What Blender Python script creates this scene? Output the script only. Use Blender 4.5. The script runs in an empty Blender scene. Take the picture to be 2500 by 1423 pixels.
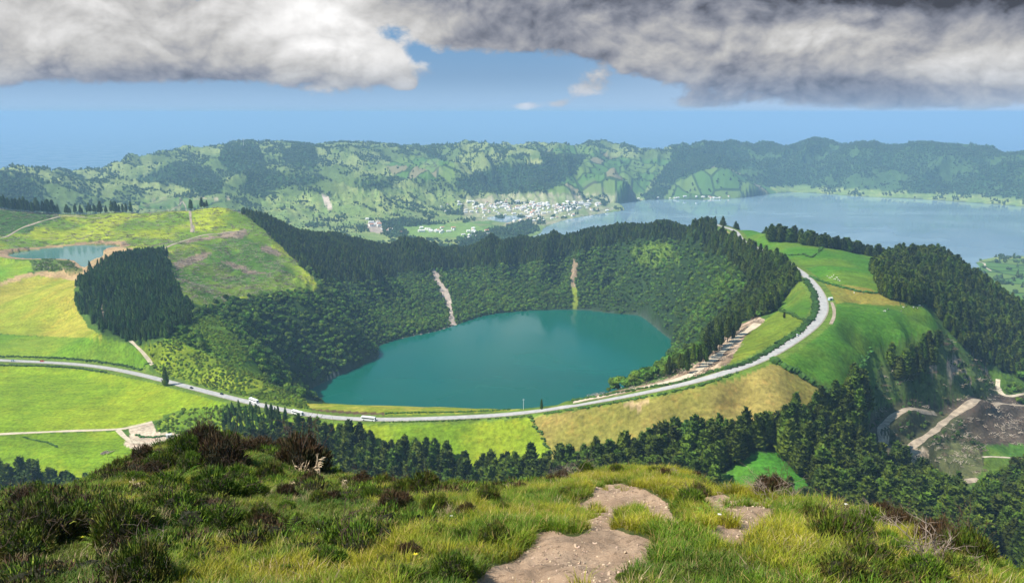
import bpy, math, random
import numpy as np
from mathutils import Vector, Matrix
R = math.radians
rng = np.random.default_rng(7)
random.seed(7)

# ------------------------------------------------------------------ camera
ZC = 730.0
FPX = 2080.0                      # focal length in pixels of the 2500 px wide picture
HORIZON = 275.0
PITCH = math.atan((711.5 - HORIZON) / FPX)
scene = bpy.context.scene
COL = scene.collection
cam = bpy.data.cameras.new("camera")
cam.sensor_width = 36.0
cam.lens = FPX / 2500.0 * 36.0
cam.clip_start = 0.5
cam.clip_end = 200000.0
camo = bpy.data.objects.new("camera", cam)
camo.location = (0, 0, ZC)
camo.rotation_euler = (math.pi / 2 - PITCH, 0, 0)
COL.objects.link(camo)
scene.camera = camo

# ------------------------------------------------------------------ light
SUN_EL, SUN_AZ = 50.0, -112.0      # azimuth clockwise from the view direction (+Y)
SKY_STRENGTH = 0.10
SUN_STRENGTH = 5.0
EXPOSURE = 0.66
HAZE_DENSITY = 0.95e-4

scene.view_settings.view_transform = 'Standard'
scene.view_settings.look = 'None'
scene.view_settings.gamma = 1.0
scene.view_settings.exposure = EXPOSURE
cy = scene.cycles
cy.use_denoising = True
cy.max_bounces = 6
cy.diffuse_bounces = 3
cy.glossy_bounces = 2
cy.transmission_bounces = 2
cy.volume_bounces = 2
cy.transparent_max_bounces = 12
cy.use_adaptive_sampling = True
cy.adaptive_threshold = 0.02

sdir = Vector((math.sin(R(SUN_AZ)) * math.cos(R(SUN_EL)), math.cos(R(SUN_AZ)) * math.cos(R(SUN_EL)), math.sin(R(SUN_EL))))
sl = bpy.data.lights.new("sun", 'SUN')
sl.energy = SUN_STRENGTH
sl.angle = R(0.6)
sl.color = (1.0, 0.95, 0.86)
so = bpy.data.objects.new("sun", sl)
so.rotation_euler = (-sdir).to_track_quat('-Z', 'Y').to_euler()
COL.objects.link(so)

world = bpy.data.worlds.new("World")
scene.world = world
world.use_nodes = True

class NT:
    """small helper to wire shader nodes"""
    def __init__(self, tree):
        self.t = tree
    def n(self, typ, **kw):
        nd = self.t.nodes.new(typ)
        for k, v in kw.items():
            if k == 'inp':
                for kk, vv in v.items():
                    self.set(nd, kk, vv)
            else:
                setattr(nd, k, v)
        return nd
    def set(self, nd, k, v):
        s = nd.inputs[k]
        if isinstance(v, bpy.types.NodeSocket):
            self.t.links.new(v, s)
        elif isinstance(v, bpy.types.Node):
            self.t.links.new(v.outputs[0], s)
        else:
            s.default_value = v
    def math(self, op, a, b=0.0, clamp=False):
        nd = self.n('ShaderNodeMath', operation=op, use_clamp=clamp)
        self.set(nd, 0, a); self.set(nd, 1, b)
        return nd.outputs[0]
    def mapr(self, v, a, b, c=0.0, d=1.0, smooth=True):
        nd = self.n('ShaderNodeMapRange', interpolation_type='SMOOTHSTEP' if smooth else 'LINEAR', clamp=True)
        self.set(nd, 0, v); self.set(nd, 1, a); self.set(nd, 2, b); self.set(nd, 3, c); self.set(nd, 4, d)
        return nd.outputs[0]
    def mix(self, f, a, b, mode='MIX'):
        nd = self.n('ShaderNodeMix', data_type='RGBA', blend_type=mode)
        self.set(nd, 0, f); self.set(nd, 6, a); self.set(nd, 7, b)
        return nd.outputs[2]
    def noise(self, vec, scale, detail=4.0, rough=0.55, dist=0.0, w=None):
        nd = self.n('ShaderNodeTexNoise')
        if vec is not None: self.set(nd, 'Vector', vec)
        nd.inputs['Scale'].default_value = scale
        nd.inputs['Detail'].default_value = detail
        nd.inputs['Roughness'].default_value = rough
        nd.inputs['Distortion'].default_value = dist
        return nd.outputs[0]

def pix_dir(px, py):
    """world direction of the view through a point of the 2500x1423 picture"""
    px = np.asarray(px, float); py = np.asarray(py, float)
    x = (px - 1250.0) / FPX; y = -(py - 711.5) / FPX
    c, s = math.cos(PITCH), math.sin(PITCH)
    return x, c + y * s, y * c - s

def sky_world():
    t = NT(world.node_tree)
    world.node_tree.nodes.clear()
    out = t.n('ShaderNodeOutputWorld')
    bg = t.n('ShaderNodeBackground', inp={'Strength': 1.0})
    sky = t.n('ShaderNodeTexSky', sky_type='NISHITA')
    sky.sun_disc = False
    sky.sun_elevation = R(SUN_EL)
    sky.sun_rotation = R(SUN_AZ)
    sky.altitude = 700
    sky.air_density = 1.0; sky.dust_density = 0.6; sky.ozone_density = 2.0
    skyc = t.n('ShaderNodeVectorMath', operation='SCALE')
    t.set(skyc, 0, sky.outputs[0]); skyc.inputs[3].default_value = SKY_STRENGTH
    tc = t.n('ShaderNodeTexCoord')
    sep = t.n('ShaderNodeSeparateXYZ', inp={0: tc.outputs['Generated']})
    X, Y, Z = sep.outputs
    el = t.math('MULTIPLY', t.math('ARCSINE', Z), 180 / math.pi)
    az = t.math('MULTIPLY', t.math('ARCTAN2', X, Y), 180 / math.pi)
    # the cloud layer is a plane overhead: directions meet it at (X/Z', Y/Z')
    zz = t.math('ADD', t.math('MAXIMUM', Z, 0.0), 0.10)
    px = t.math('DIVIDE', X, zz); py = t.math('DIVIDE', Y, zz)
    cv = t.n('ShaderNodeCombineXYZ', inp={0: az, 1: t.math('MULTIPLY', el, 1.45), 2: 0.0})
    base = t.noise(cv.outputs[0], 0.085, 7.0, 0.56, 0.35)
    # placement of the big cloud masses in azimuth / elevation (degrees)
    def blob(a, e, ra, re, amp):
        da = t.math('DIVIDE', t.math('SUBTRACT', az, a), ra)
        de = t.math('DIVIDE', t.math('SUBTRACT', el, e), re)
        d = t.math('ADD', t.math('MULTIPLY', da, da), t.math('MULTIPLY', de, de))
        return t.math('MULTIPLY', t.math('EXPONENT', t.math('MULTIPLY', d, -1.0)), amp)
    return t, out, bg, skyc, el, az, cv, base, blob

def build_world():
    t, out, bg, skyc, el, az, cv, base, blob = sky_world()
    M = t.math
    low = t.mapr(el, 0.1, 2.6); high = t.mapr(el, 2.0, 9.0)
    blue = t.mix(low, (0.19, 0.325, 0.51, 1), (0.105, 0.21, 0.37, 1))
    blue = t.mix(high, blue, (0.030, 0.150, 0.31, 1))
    blue = t.mix(t.math('MULTIPLY', t.mapr(az, 0.0, 30.0), M('SUBTRACT', 1.0, high)), blue, (0.26, 0.36, 0.53, 1))
    air = t.mix(0.12, blue, skyc.outputs[0])
    # cloud masses: noise shaped by broad lobes
    def total(lst):
        s = None
        for b in lst:
            g = blob(*b); s = g if s is None else M('ADD', s, g)
        return s
    dens = total([(-30, 5.5, 15, 3.4, 1.05), (-22, 2.9, 11, 1.5, 0.75), (-13.5, 6.0, 5.6, 3.6, 0.95), (-9.0, 3.3, 4.2, 1.7, 0.85), (6, 8.0, 13, 3.6, 1.1), (12, 4.2, 7.5, 2.4, 0.85), (22, 3.6, 13, 3.0, 1.15), (31, 2.2, 12, 2.6, 0.95), (20, 8, 18, 3.5, 1.1), (-24, 10, 14, 3.0, 0.8),
                  (0.8, 0.35, 1.5, 0.55, 0.85), (3.2, 0.55, 1.1, 0.5, 0.6), (5.0, 1.5, 2.0, 0.9, 0.75), (-6.9, 1.75, 0.8, 0.4, 0.75), (12.3, 0.6, 3.2, 0.7, 0.55),
                  (-19.3, 7.2, 1.4, 0.8, -0.7), (-8.2, 4.9, 1.9, 0.75, -0.5), (-6.2, 3.6, 1.6, 0.9, -0.5), (-2.5, 8.0, 6, 3.0, 0.7), (-1.5, 4.9, 3.6, 1.5, 0.55)])
    # everywhere above the frame the deck continues
    dens = M('ADD', dens, t.mapr(el, 7.5, 14.0, 0.0, 0.55))
    def shape(vec):
        a = t.noise(vec, 0.075, 4.0, 0.48, 0.2)
        p = M('MULTIPLY', M('ABSOLUTE', M('SUBTRACT', t.noise(vec, 0.20, 7.0, 0.52, 0.25), 0.5)), 2.0)
        q = M('MULTIPLY', M('ABSOLUTE', M('SUBTRACT', t.noise(vec, 0.75, 6.0, 0.58, 0.1), 0.5)), 2.0)
        return a, p, q
    A1, P1, Q1 = shape(cv.outputs[0])
    field = M('ADD', M('ADD', M('MULTIPLY', M('SUBTRACT', A1, 0.5), 1.3), M('MULTIPLY', M('SUBTRACT', P1, 0.22), 0.75)), M('MULTIPLY', M('SUBTRACT', Q1, 0.2), 0.28))
    dd = M('ADD', M('SUBTRACT', dens, 0.48), field)
    base_cut = t.mapr(el, -0.9, 0.5, -0.6, 0.0)
    alpha = t.mapr(M('ADD', dd, base_cut), 0.0, 0.26)
    # relief: the same noise a little towards the sun
    cv2 = t.n('ShaderNodeVectorMath', operation='ADD', inp={0: cv.outputs[0], 1: (-0.4, 0.9, 0.0)})
    A2, P2, Q2 = shape(cv2.outputs[0])
    rel = M('ADD', M('ADD', M('MULTIPLY', M('SUBTRACT', A1, A2), 2.8), M('MULTIPLY', M('SUBTRACT', P1, P2), 0.90)), M('MULTIPLY', M('SUBTRACT', Q1, Q2), 0.20))
    rel = M('ADD', rel, M('MULTIPLY', M('SUBTRACT', P1, 0.22), 0.5))
    lit = total([(-26, 4.8, 9, 2.6, 0.30), (-13, 6.0, 5.0, 3.0, 0.55), (-8.5, 3.6, 4.0, 1.5, 0.42), (10, 4.0, 4.0, 1.5, 0.22), (18, 4.6, 4.0, 1.4, 0.30), (30, 2.4, 7, 1.6, 0.42), (0.8, 0.3, 2.0, 0.8, 0.5), (5, 1.5, 2.0, 1.0, 0.35), (-6.9, 1.75, 1.0, 0.5, 0.3),
                 (5, 15, 45, 6.0, 0.55), (25, 7.4, 12, 1.9, -0.42), (4, 6.5, 7.0, 2.2, -0.10), (22, 1.5, 8, 0.9, -0.20), (12, 2.4, 3.5, 1.0, -0.05), (-22, 2.3, 10, 0.6, -0.10), (14, 9, 20, 3, -0.1)])
    br = M('ADD', M('ADD', 0.24, M('MULTIPLY', lit, 0.58)), M('MULTIPLY', rel, 0.34))
    br = M('MAXIMUM', br, 0.05)
    br = M('ADD', br, t.mapr(el, 8.0, 18.0, 0.0, 0.42))
    tint = t.mix(t.mapr(br, 0.10, 0.36), (0.84, 0.91, 1.14, 1), (1.0, 0.985, 0.97, 1))
    cc = t.n('ShaderNodeVectorMath', operation='SCALE', inp={0: tint, 3: br}).outputs[0]
    cc = t.mix(t.mapr(el, -0.5, 3.5, 0.45, 0.0), cc, (0.20, 0.29, 0.44, 1))
    t.set(bg, 'Color', t.mix(alpha, air, cc))
    t.t.links.new(bg.outputs[0], out.inputs[0])
build_world()

# ------------------------------------------------------------------ numpy noise
_tab = {}
def vnoise(x, y, seed=0):
    if seed not in _tab:
        _tab[seed] = np.random.default_rng(1000 + seed).random((256, 256))
    T = _tab[seed]
    xi = np.floor(x).astype(int); yi = np.floor(y).astype(int)
    fx = x - xi; fy = y - yi
    fx = fx * fx * fx * (fx * (fx * 6 - 15) + 10); fy = fy * fy * fy * (fy * (fy * 6 - 15) + 10)
    a = T[xi & 255, yi & 255]; b = T[(xi + 1) & 255, yi & 255]
    c = T[xi & 255, (yi + 1) & 255]; d = T[(xi + 1) & 255, (yi + 1) & 255]
    return (a * (1 - fx) + b * fx) * (1 - fy) + (c * (1 - fx) + d * fx) * fy
def fbm(x, y, wl, octaves=4, seed=0, gain=0.5):
    v = 0; amp = 1; tot = 0
    for o in range(octaves):
        v = v + amp * vnoise(x / wl + 13.7 * o, y / wl + 7.1 * o, seed + o)
        tot += amp; amp *= gain; wl /= 2.03
    return v / tot            # 0..1
def ridged(x, y, wl, octaves=4, seed=0):
    v = 0; amp = 1; tot = 0
    for o in range(octaves):
        v = v + amp * (1 - np.abs(2 * vnoise(x / wl + 3.7 * o, y / wl + 9.1 * o, seed + o) - 1))
        tot += amp; amp *= 0.5; wl /= 2.1
    return v / tot
def sstep(a, b, x):
    t = np.clip((x - a) / (b - a), 0, 1)
    return t * t * (3 - 2 * t)

# ------------------------------------------------------------------ landform control points
# Z(px, py, z): seen at this picture point at elevation z;  Rr(px, py, r): seen there at ground distance r;
# W(px, r, z): along that azimuth at distance r, elevation z
cps = []
def az_of(px, py=800):
    dx, dy, dz = pix_dir(px, py); return np.arctan2(dx, dy)
def Zp(px, py, z):
    dx, dy, dz = pix_dir(px, py)
    r = (z - ZC) / dz * math.hypot(dx, dy)
    cps.append((math.atan2(dx, dy), math.log(r), z)); return r
def Rr(px, py, r):
    dx, dy, dz = pix_dir(px, py)
    z = ZC + dz / math.hypot(dx, dy) * r
    cps.append((math.atan2(dx, dy), math.log(r), z)); return z
def W(px, r, z):
    cps.append((float(az_of(px)), math.log(r), z))
def xy_at(px, py, z):
    dx, dy, dz = pix_dir(px, py)
    k = (z - ZC) / dz
    return dx * k, dy * k

SANT, AZUL, POND = 355.0, 260.0, 500.0
ROAD = [(-260, 872, 470), (-120, 874, 469), (0, 880, 468), (100, 884, 468), (200, 890, 468), (290, 903, 469), (380, 924, 471), (480, 950, 474),
        (590, 978, 481), (700, 1003, 488), (790, 1019, 491), (900, 1025, 494), (1000, 1024, 497), (1150, 1018, 502),
        (1280, 1010, 508), (1400, 991, 520), (1560, 963, 535), (1700, 932, 548), (1800, 903, 553), (1870, 875, 556),
        (1930, 838, 559), (1980, 803, 561), (2005, 775, 562), (2012, 745, 562), (2000, 712, 562), (1978, 685, 562),
        (1950, 660, 562), (1880, 622, 559), (1815, 590, 553), (1803, 575, 550), (1790, 562, 545), (1745, 548, 535)]
for p in ROAD: Zp(*p)

# near plateau, left
for p in [(0, 1060, 462), (300, 1050, 462), (100, 1130, 457), (300, 1120, 459), (550, 985, 476), (0, 960, 465), (250, 960, 465),
          (500, 1030, 470), (650, 1040, 474), (420, 1090, 461), (-300, 1000, 462), (-300, 1130, 455),
          (0, 800, 468), (150, 800, 468), (330, 850, 469), (0, 700, 482), (130, 700, 482), (-300, 780, 470), (-300, 700, 482),
          (60, 660, 492), (-300, 640, 495)]: Zp(*p)
# pond and the cut slopes round it
for p in [(0, 622, POND), (130, 607, POND), (270, 600, POND), (255, 618, POND), (200, 645, POND), (60, 628, POND)]: Zp(*p)
for p in [(100, 540, 1870), (0, 575, 1790), (0, 510, 1900), (-300, 500, 1900), (180, 535, 1880), (300, 525, 1930), (420, 520, 1930), (300, 560, 1760),
          (440, 590, 1620), (480, 545, 1780), (540, 505, 1850), (-300, 560, 1700),
          (620, 560, 1730), (600, 600, 1600), (430, 600, 1560), (600, 650, 1480), (500, 640, 1480), (700, 640, 1560), (660, 690, 1400),
          (780, 690, 1500), (750, 600, 1760), (650, 540, 1800), (480, 700, 1330), (400, 625, 1430)]: Rr(*p)
# wooded knoll between the pastures and the cut slope
for p in [(340, 625, 1400), (300, 650, 1320), (210, 700, 1200), (300, 720, 1160), (420, 700, 1220), (260, 790, 1010), (330, 830, 945),
          (400, 780, 1040), (460, 760, 1100), (270, 640, 1350)]: Rr(*p)
# inner slope, left
for p in [(400, 840, 930), (500, 860, 910), (560, 800, 1040), (600, 860, 930), (640, 920, 830), (540, 900, 850), (620, 960, 770),
          (720, 975, 740), (700, 860, 1150), (760, 780, 1290), (650, 790, 1200), (700, 900, 1080), (850, 800, 1290), (820, 720, 1500),
          (900, 650, 1720), (560, 730, 1260), (650, 930, 830), (700, 955, 800)]: Rr(*p)
# crater rim, back
for p in [(700, 575, 1900), (800, 585, 1930), (900, 597, 1950), (1000, 610, 1960), (1100, 620, 1960), (1200, 615, 1960), (1300, 600, 1950),
          (1400, 578, 1900), (1500, 562, 1830), (1600, 552, 1720), (1680, 556, 1520), (1750, 580, 1330), (1830, 625, 1130), (1900, 668, 1010),
          (1950, 712, 905), (1940, 750, 835)]: Rr(*p)
# inner slopes, back
for p in [(1000, 690, 1800), (1200, 680, 1800), (1400, 670, 1780), (1550, 650, 1700), (1500, 720, 1640), (1650, 640, 1560), (1700, 700, 1400),
          (1800, 680, 1080), (1750, 750, 1060), (1700, 800, 1100), (1830, 760, 930), (1900, 740, 900), (1080, 750, 1650), (900, 760, 1560), (1650, 760, 1380),
          (1600, 700, 1560)]: Rr(*p)
# near right inner slope, dirt track, and the road ridge
for p in [(1800, 820, 770), (1700, 880, 680), (1600, 938, 625), (1480, 966, 610), (1400, 985, 620), (1640, 884, 770), (1500, 950, 690),
          (1750, 805, 900), (1840, 780, 820), (1900, 790, 740), (1900, 830, 690), (1800, 860, 655), (1440, 972, 660)]: Rr(*p)
for x, r in [(760, 715), (850, 690), (950, 680), (1050, 675), (1150, 670), (1250, 662), (1330, 650)]:
    Rr(x, 993, r)
    W(x, r + 90, 455); W(x, r + 200, 395)
for x in (1400, 1500): W(x, 760, 460); W(x, 900, 390)
W(1600, 900, 430); W(1600, 1050, 375); W(1700, 1020, 440)
# lake shore
SHORE = [(722, 965), (772, 942), (835, 912), (888, 888), (925, 866), (922, 846), (1000, 822), (1060, 810), (1110, 795), (1180, 772), (1250, 762),
         (1330, 757), (1430, 757), (1500, 765), (1560, 770), (1590, 790), (1620, 815), (1640, 835)]
shore_xy = [xy_at(x, y, SANT) for x, y in SHORE]
for x, y in [(1630, 900), (1560, 960), (1450, 1010), (1300, 1035), (1150, 1045), (1000, 1040), (880, 1030), (780, 1005), (722, 982)]:
    shore_xy.append(xy_at(x, y, SANT))
for x, y in shore_xy:
    cps.append((math.atan2(x, y), math.log(math.hypot(x, y)), SANT + 1))
# fields between road and near woods
for p in [(950, 1060, 488), (1100, 1100, 486), (1300, 1110, 494), (1330, 1040, 505), (1500, 1060, 515), (1650, 1010, 530), (1850, 950, 545),
          (1990, 945, 541), (1800, 1000, 528), (1400, 1100, 500), (780, 1050, 483)]: Zp(*p)
# right plateau
for p in [(1890, 905, 553), (2000, 900, 548), (2080, 930, 538), (2100, 860, 549), (2200, 800, 549), (2270, 760, 549), (2280, 800, 546),
          (2100, 740, 556), (2000, 680, 562), (2200, 700, 552), (2050, 650, 560), (1900, 600, 558), (2150, 640, 550), (2050, 610, 556), (1835, 570, 549),
          (1950, 590, 552)]: Zp(*p)
# far edge of the right plateau drops to the big lake
for x, y, z in [(1725, 556, 529), (1850, 568, 547), (2000, 605, 548), (2120, 628, 547), (2200, 635, 545)]:
    r = Zp(x, y, z); W(x, r * 1.18, z - 90); W(x, r * 1.5, 300)
# wooded hill, right
for p in [(2290, 625, 1220), (2200, 680, 1060), (2350, 680, 1150), (2420, 760, 1120), (2500, 820, 1120), (2280, 730, 990),
          (2380, 780, 1040), (2400, 850, 1000), (2450, 900, 1030), (2600, 900, 1080)]: Rr(*p)
W(2290, 1500, 440); W(2450, 1450, 400); W(2600, 1350, 400); W(2750, 1400, 390); W(2290, 1800, 330); W(2500, 1800, 320)
# gully and the felled valley, right
for p in [(2330, 870, 860), (2440, 950, 980), (2500, 965, 960), (2400, 1000, 870), (2250, 1000, 760), (2180, 950, 735), (2140, 880, 735), (2150, 1030, 700),
          (2160, 1100, 660), (2250, 1090, 700), (2330, 1020, 790), (2450, 1030, 840), (2400, 1100, 760), (2450, 1130, 760), (2350, 1190, 690),
          (2280, 850, 828), (2330, 1130, 700), (2230, 860, 790)]: Rr(*p)
# near valley with the conifers
for p in [(1200, 1190, 472), (900, 1130, 474), (800, 1100, 476), ]: Zp(*p)
for p in [(1400, 1150, 532), (1600, 1150, 505), (1700, 1120, 515), (1870, 1110, 520), (1960, 1180, 500), (1800, 1180, 490),
          (2000, 1060, 580), (2100, 1000, 625), (2050, 1150, 560), (2200, 1200, 590), (2350, 1230, 600), (2480, 1200, 650), (2300, 1320, 480),
          (2450, 1400, 440), (2600, 1300, 520), (2750, 1100, 760), (2750, 1400, 440)]: Rr(*p)
for p in [(50, 1200, 438), (-300, 1250, 425), (200, 1200, 445), (600, 1150, 462)]: Zp(*p)
for x in (-300, 0, 300, 600, 900, 1200, 1500, 1800, 2100, 2400, 2800):
    W(x, 36, 706); W(x, 60, 688); W(x, 110, 655); W(x, 200, 596); W(x, 330, 530 if x > 1300 else 515)
    if x < 2000: W(x, 430, 485 if x < 1400 else 500)
# basin behind the crater, the big lake, village flat
for p in [(1050, 580, 268), (1150, 555, 268), (1280, 520, 265), (1200, 490, 268), (1400, 490, 268), (1000, 560, 275), (900, 560, 285), (850, 540, 300),
          (1540, 484, 262), (1330, 550, 262), (700, 520, 320), (600, 510, 330), (500, 490, 305), (350, 495, 300), (800, 470, 345), (900, 465, 365), (1000, 455, 370), (1060, 480, 330),
           (700, 480, 360), (1000, 500, 315), (900, 500, 330), (1100, 510, 275)]: Zp(*p)
for x in (-300, 0, 300, 600, 900, 1200): W(x, 2400, 330 if x < 700 else 300); W(x, 2900, 290 if x < 700 else 275)
for p in [(2440, 640, 263), (2480, 700, 300), (2420, 690, 290), (2560, 660, 290), (2480, 760, 320), (2700, 700, 330)]: Zp(*p)
# far hills in front of the rim
for p in [(1110, 440, 4500), (1160, 415, 4600), (1250, 398, 4700), (1330, 385, 4850), (1400, 390, 4900), (1250, 450, 4350), (1400, 450, 4400), (1500, 410, 4700), (1560, 440, 4500),
          (1650, 470, 4700), (1700, 440, 4750), (1760, 412, 5150), (1800, 430, 5100), (1880, 465, 5150), (1620, 440, 4700)]: Rr(*p)
AZ_SHORE = [(1140, 606), (1230, 590), (1310, 575), (1335, 553), (1400, 533), (1480, 520), (1525, 512), (1500, 500), (1560, 490), (1640, 487), (1720, 488), (1800, 484), (1880, 474), (1950, 470),
            (2100, 480), (2250, 487), (2400, 497), (2500, 505), (2620, 515), (2800, 530)]
azul_xy = [xy_at(x, y, AZUL) for x, y in AZ_SHORE]
for x, y in azul_xy:
    cps.append((math.atan2(x, y), math.log(math.hypot(x, y)), AZUL + 1))
for x, y in [(2900, 640), (2640, 625), (2500, 624), (2420, 628), (2385, 640), (2400, 655), (2385, 662), (2330, 690), (2200, 740), (2000, 740), (1800, 690), (1600, 640), (1400, 640), (1250, 625)]:
    azul_xy.append(xy_at(x, y, AZUL))
azul_xy = azul_xy
# the caldera rim
RIM = [(-400, 440, 4300), (-200, 430, 4400), (0, 416, 4500), (150, 412, 4700), (300, 400, 4850), (420, 383, 5000), (520, 370, 5100), (558, 353, 5150), (612, 350, 5200), (640, 364, 5250),
       (750, 358, 5350), (850, 357, 5400), (1000, 358, 5500), (1100, 362, 5550), (1200, 366, 5600), (1300, 370, 5600), (1370, 362, 5600), (1420, 354, 5600), (1470, 354, 5600), (1500, 368, 5600),
       (1600, 376, 5600), (1660, 374, 5500), (1700, 362, 5450), (1745, 349, 5400), (1790, 362, 5400), (1825, 373, 5400), (1880, 363, 5400), (1930, 362, 5400), (1972, 348, 5400),
       (2040, 351, 5400), (2090, 358, 5400), (2170, 360, 5300), (2250, 357, 5300), (2320, 364, 5250), (2370, 372, 5200), (2420, 371, 5150), (2465, 379, 5100), (2500, 368, 5050), (2600, 375, 5000), (2800, 380, 4900), (2950, 380, 4900)]
for x, y, r in RIM:
    r += 150 if x < 300 else (600 if x < 1700 else 850)
    z = Rr(x, y, r)
    W(x, r * 1.12, z - 120); W(x, r * 1.3, z * 0.35); W(x, r * 1.45, 10); W(x, r * 1.6, -60)
# feet of the rim, left
for p in [(0, 500, 3500), (150, 510, 3700), (300, 490, 3900), (-300, 520, 3400), (450, 480, 4100), (600, 460, 4200), (200, 450, 4200), (400, 430, 4500), (600, 410, 4700), (750, 440, 4500), (900, 430, 4650),
          (1000, 420, 4800), (900, 390, 5100), (1100, 400, 5000), (1200, 385, 5200)]: Rr(*p)
cps = np.array(cps)
# average near-duplicates so the system stays well behaved
_key = {}
for c in cps:
    _key.setdefault((round(c[0] / 0.004), round(c[1] / 0.004)), []).append(c)
cps = np.array([np.mean(v, axis=0) for v in _key.values()])
def _phi(d): return d ** 1.25
def _fit(C, lam=2e-4):
    n = len(C)
    D = np.hypot(C[:, None, 0] - C[None, :, 0], C[:, None, 1] - C[None, :, 1])
    A = np.zeros((n + 3, n + 3))
    A[:n, :n] = -_phi(D) + lam * np.eye(n)
    P = np.c_[np.ones(n), C[:, :2]]
    A[:n, n:] = P; A[n:, :n] = P.T
    return np.linalg.solve(A, np.r_[C[:, 2], 0, 0, 0])
WGT = _fit(cps, 4e-4)
def base_h(a, v):
    out = WGT[-3] + WGT[-2] * a + WGT[-1] * v
    for i in range(len(cps)):
        out = out - WGT[i] * _phi(np.hypot(a - cps[i, 0], v - cps[i, 1]))
    return out

# polar grid
NA, NR = 1300, 950
A0, A1 = R(-41), R(41)
V0, V1 = math.log(42.0), math.log(10800.0)
ga = np.linspace(A0, A1, NA)
gv = np.linspace(V0, V1, NR)
# coarse evaluation then bicubic-ish refinement keeps this quick
def upsample(G, na, nv):
    ia = np.linspace(0, G.shape[0] - 1, na); iv = np.linspace(0, G.shape[1] - 1, nv)
    def cub(G, idx):
        i = np.clip(np.floor(idx).astype(int), 1, G.shape[0] - 3); f = (idx - i)[:, None]
        p0, p1, p2, p3 = G[i - 1], G[i], G[i + 1], G[i + 2]
        return p1 + 0.5 * f * (p2 - p0 + f * (2 * p0 - 5 * p1 + 4 * p2 - p3 + f * (3 * (p1 - p2) + p3 - p0)))
    return cub(cub(G, ia).T, iv).T
ca, cv_ = np.meshgrid(np.linspace(A0, A1, NA // 2), np.linspace(V0, V1, NR // 2), indexing='ij')
H = upsample(base_h(ca, cv_), NA, NR)
GA, GV = np.meshgrid(ga, gv, indexing='ij')
GR = np.exp(GV)
GX = GR * np.sin(GA); GY = GR * np.cos(GA)

def poly_sdf(X, Y, poly):
    """signed distance to a polygon, negative inside"""
    P = np.asarray(poly, float); n = len(P)
    d = np.full(X.shape, 1e18); ins = np.zeros(X.shape, bool)
    for i in range(n):
        x0, y0 = P[i]; x1, y1 = P[(i + 1) % n]
        ex, ey = x1 - x0, y1 - y0
        wx, wy = X - x0, Y - y0
        t = np.clip((wx * ex + wy * ey) / (ex * ex + ey * ey + 1e-12), 0, 1)
        d = np.minimum(d, (wx - ex * t) ** 2 + (wy - ey * t) ** 2)
        c = ((y0 > Y) != (y1 > Y)) & (X < (x1 - x0) * (Y - y0) / (y1 - y0 + 1e-30) + x0)
        ins ^= c
    d = np.sqrt(d)
    return np.where(ins, -d, d)
def smooth_closed(P, k=6, wob=0.0, seed=0):
    P = np.array(P); n = len(P); out = []
    for i in range(n):
        p0, p1, p2, p3 = P[i - 1], P[i], P[(i + 1) % n], P[(i + 2) % n]
        for j in range(k):
            f = j / k
            out.append(p1 + 0.5 * f * (p2 - p0 + f * (2 * p0 - 5 * p1 + 4 * p2 - p3 + f * (3 * (p1 - p2) + p3 - p0))))
    return np.array(out)

lake_poly = smooth_closed(shore_xy, 5)
azul_poly = smooth_closed(azul_xy, 4)
POND_PX = [(20, 622), (70, 612), (140, 604), (220, 598), (285, 600), (290, 606), (255, 612), (252, 625), (225, 637), (205, 652), (170, 634), (110, 632), (50, 630)]
pond_poly = smooth_closed([xy_at(x, y, POND) for x, y in POND_PX], 4)

# relief detail -------------------------------------------------
lcx, lcy = np.mean(lake_poly, axis=0)
LR = np.hypot(GX - lcx, GY - lcy); LT = np.arctan2(GX - lcx, GY - lcy)
dl = poly_sdf(GX, GY, lake_poly)
da_ = poly_sdf(GX, GY, azul_poly)
dp = poly_sdf(GX, GY, pond_poly)
inner = sstep(0, 110, dl) * (1 - sstep(420, 560, dl)) * sstep(1000, 1120, GR) * (H < 520)
H += inner * 36.0 * (ridged(LT * 900, LR * 0.22, 120, 3, 11) - 0.55) * 2 * sstep(358, 400, H) * (1 - sstep(425, 475, H))
H += inner * 4 * (fbm(GX, GY, 70, 3, 13) - 0.5) * 2
cent = (400.0, 3300.0)
TT = np.arctan2(GX - cent[0], GY - cent[1]); TR = np.hypot(GX - cent[0], GY - cent[1])
PXA = 1250 + FPX * np.tan(GA) * 1.0
far = sstep(3000, 3900, GR) * (1 - sstep(6500, 7500, GR)) * sstep(275, 340, H)
FAMP = 1 - 0.62 * sstep(1250, 1350, PXA) * (1 - sstep(1850, 1950, PXA)) * (1 - sstep(5300, 5700, GR))
FAMP = FAMP * (1 - 0.55 * sstep(465, 525, H))
H += far * FAMP * (84.0 * (ridged(TT * 2500, TR * 0.5, 260, 4, 21) - 0.55) * 2 + 22 * (fbm(GX, GY, 420, 4, 31) - 0.5) * 2) * (1 - 0.65 * np.exp(-((H - 560) / 50.0) ** 2) * 0)
mid = sstep(2200, 2700, GR) * (1 - sstep(4200, 4600, GR)) * sstep(285, 330, H)
H += mid * 16 * (ridged(GX, GY, 190, 4, 41) - 0.5) * 2
near_amp = (1 - sstep(1700, 2600, GR))
H += near_amp * (1.6 * (fbm(GX, GY, 60, 4, 51) - 0.5) * 2 + 2.2 * (fbm(GX, GY, 170, 2, 55) - 0.5) * 2)
PXc = None
def project(X, Y, Zz):
    c, s = math.cos(PITCH), math.sin(PITCH)
    d = Y * c - (Zz - ZC) * s
    u = Y * s + (Zz - ZC) * c
    return 1250 + FPX * X / d, 711.5 - FPX * u / d
PX0, PY0 = project(GX, GY, H)
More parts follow.
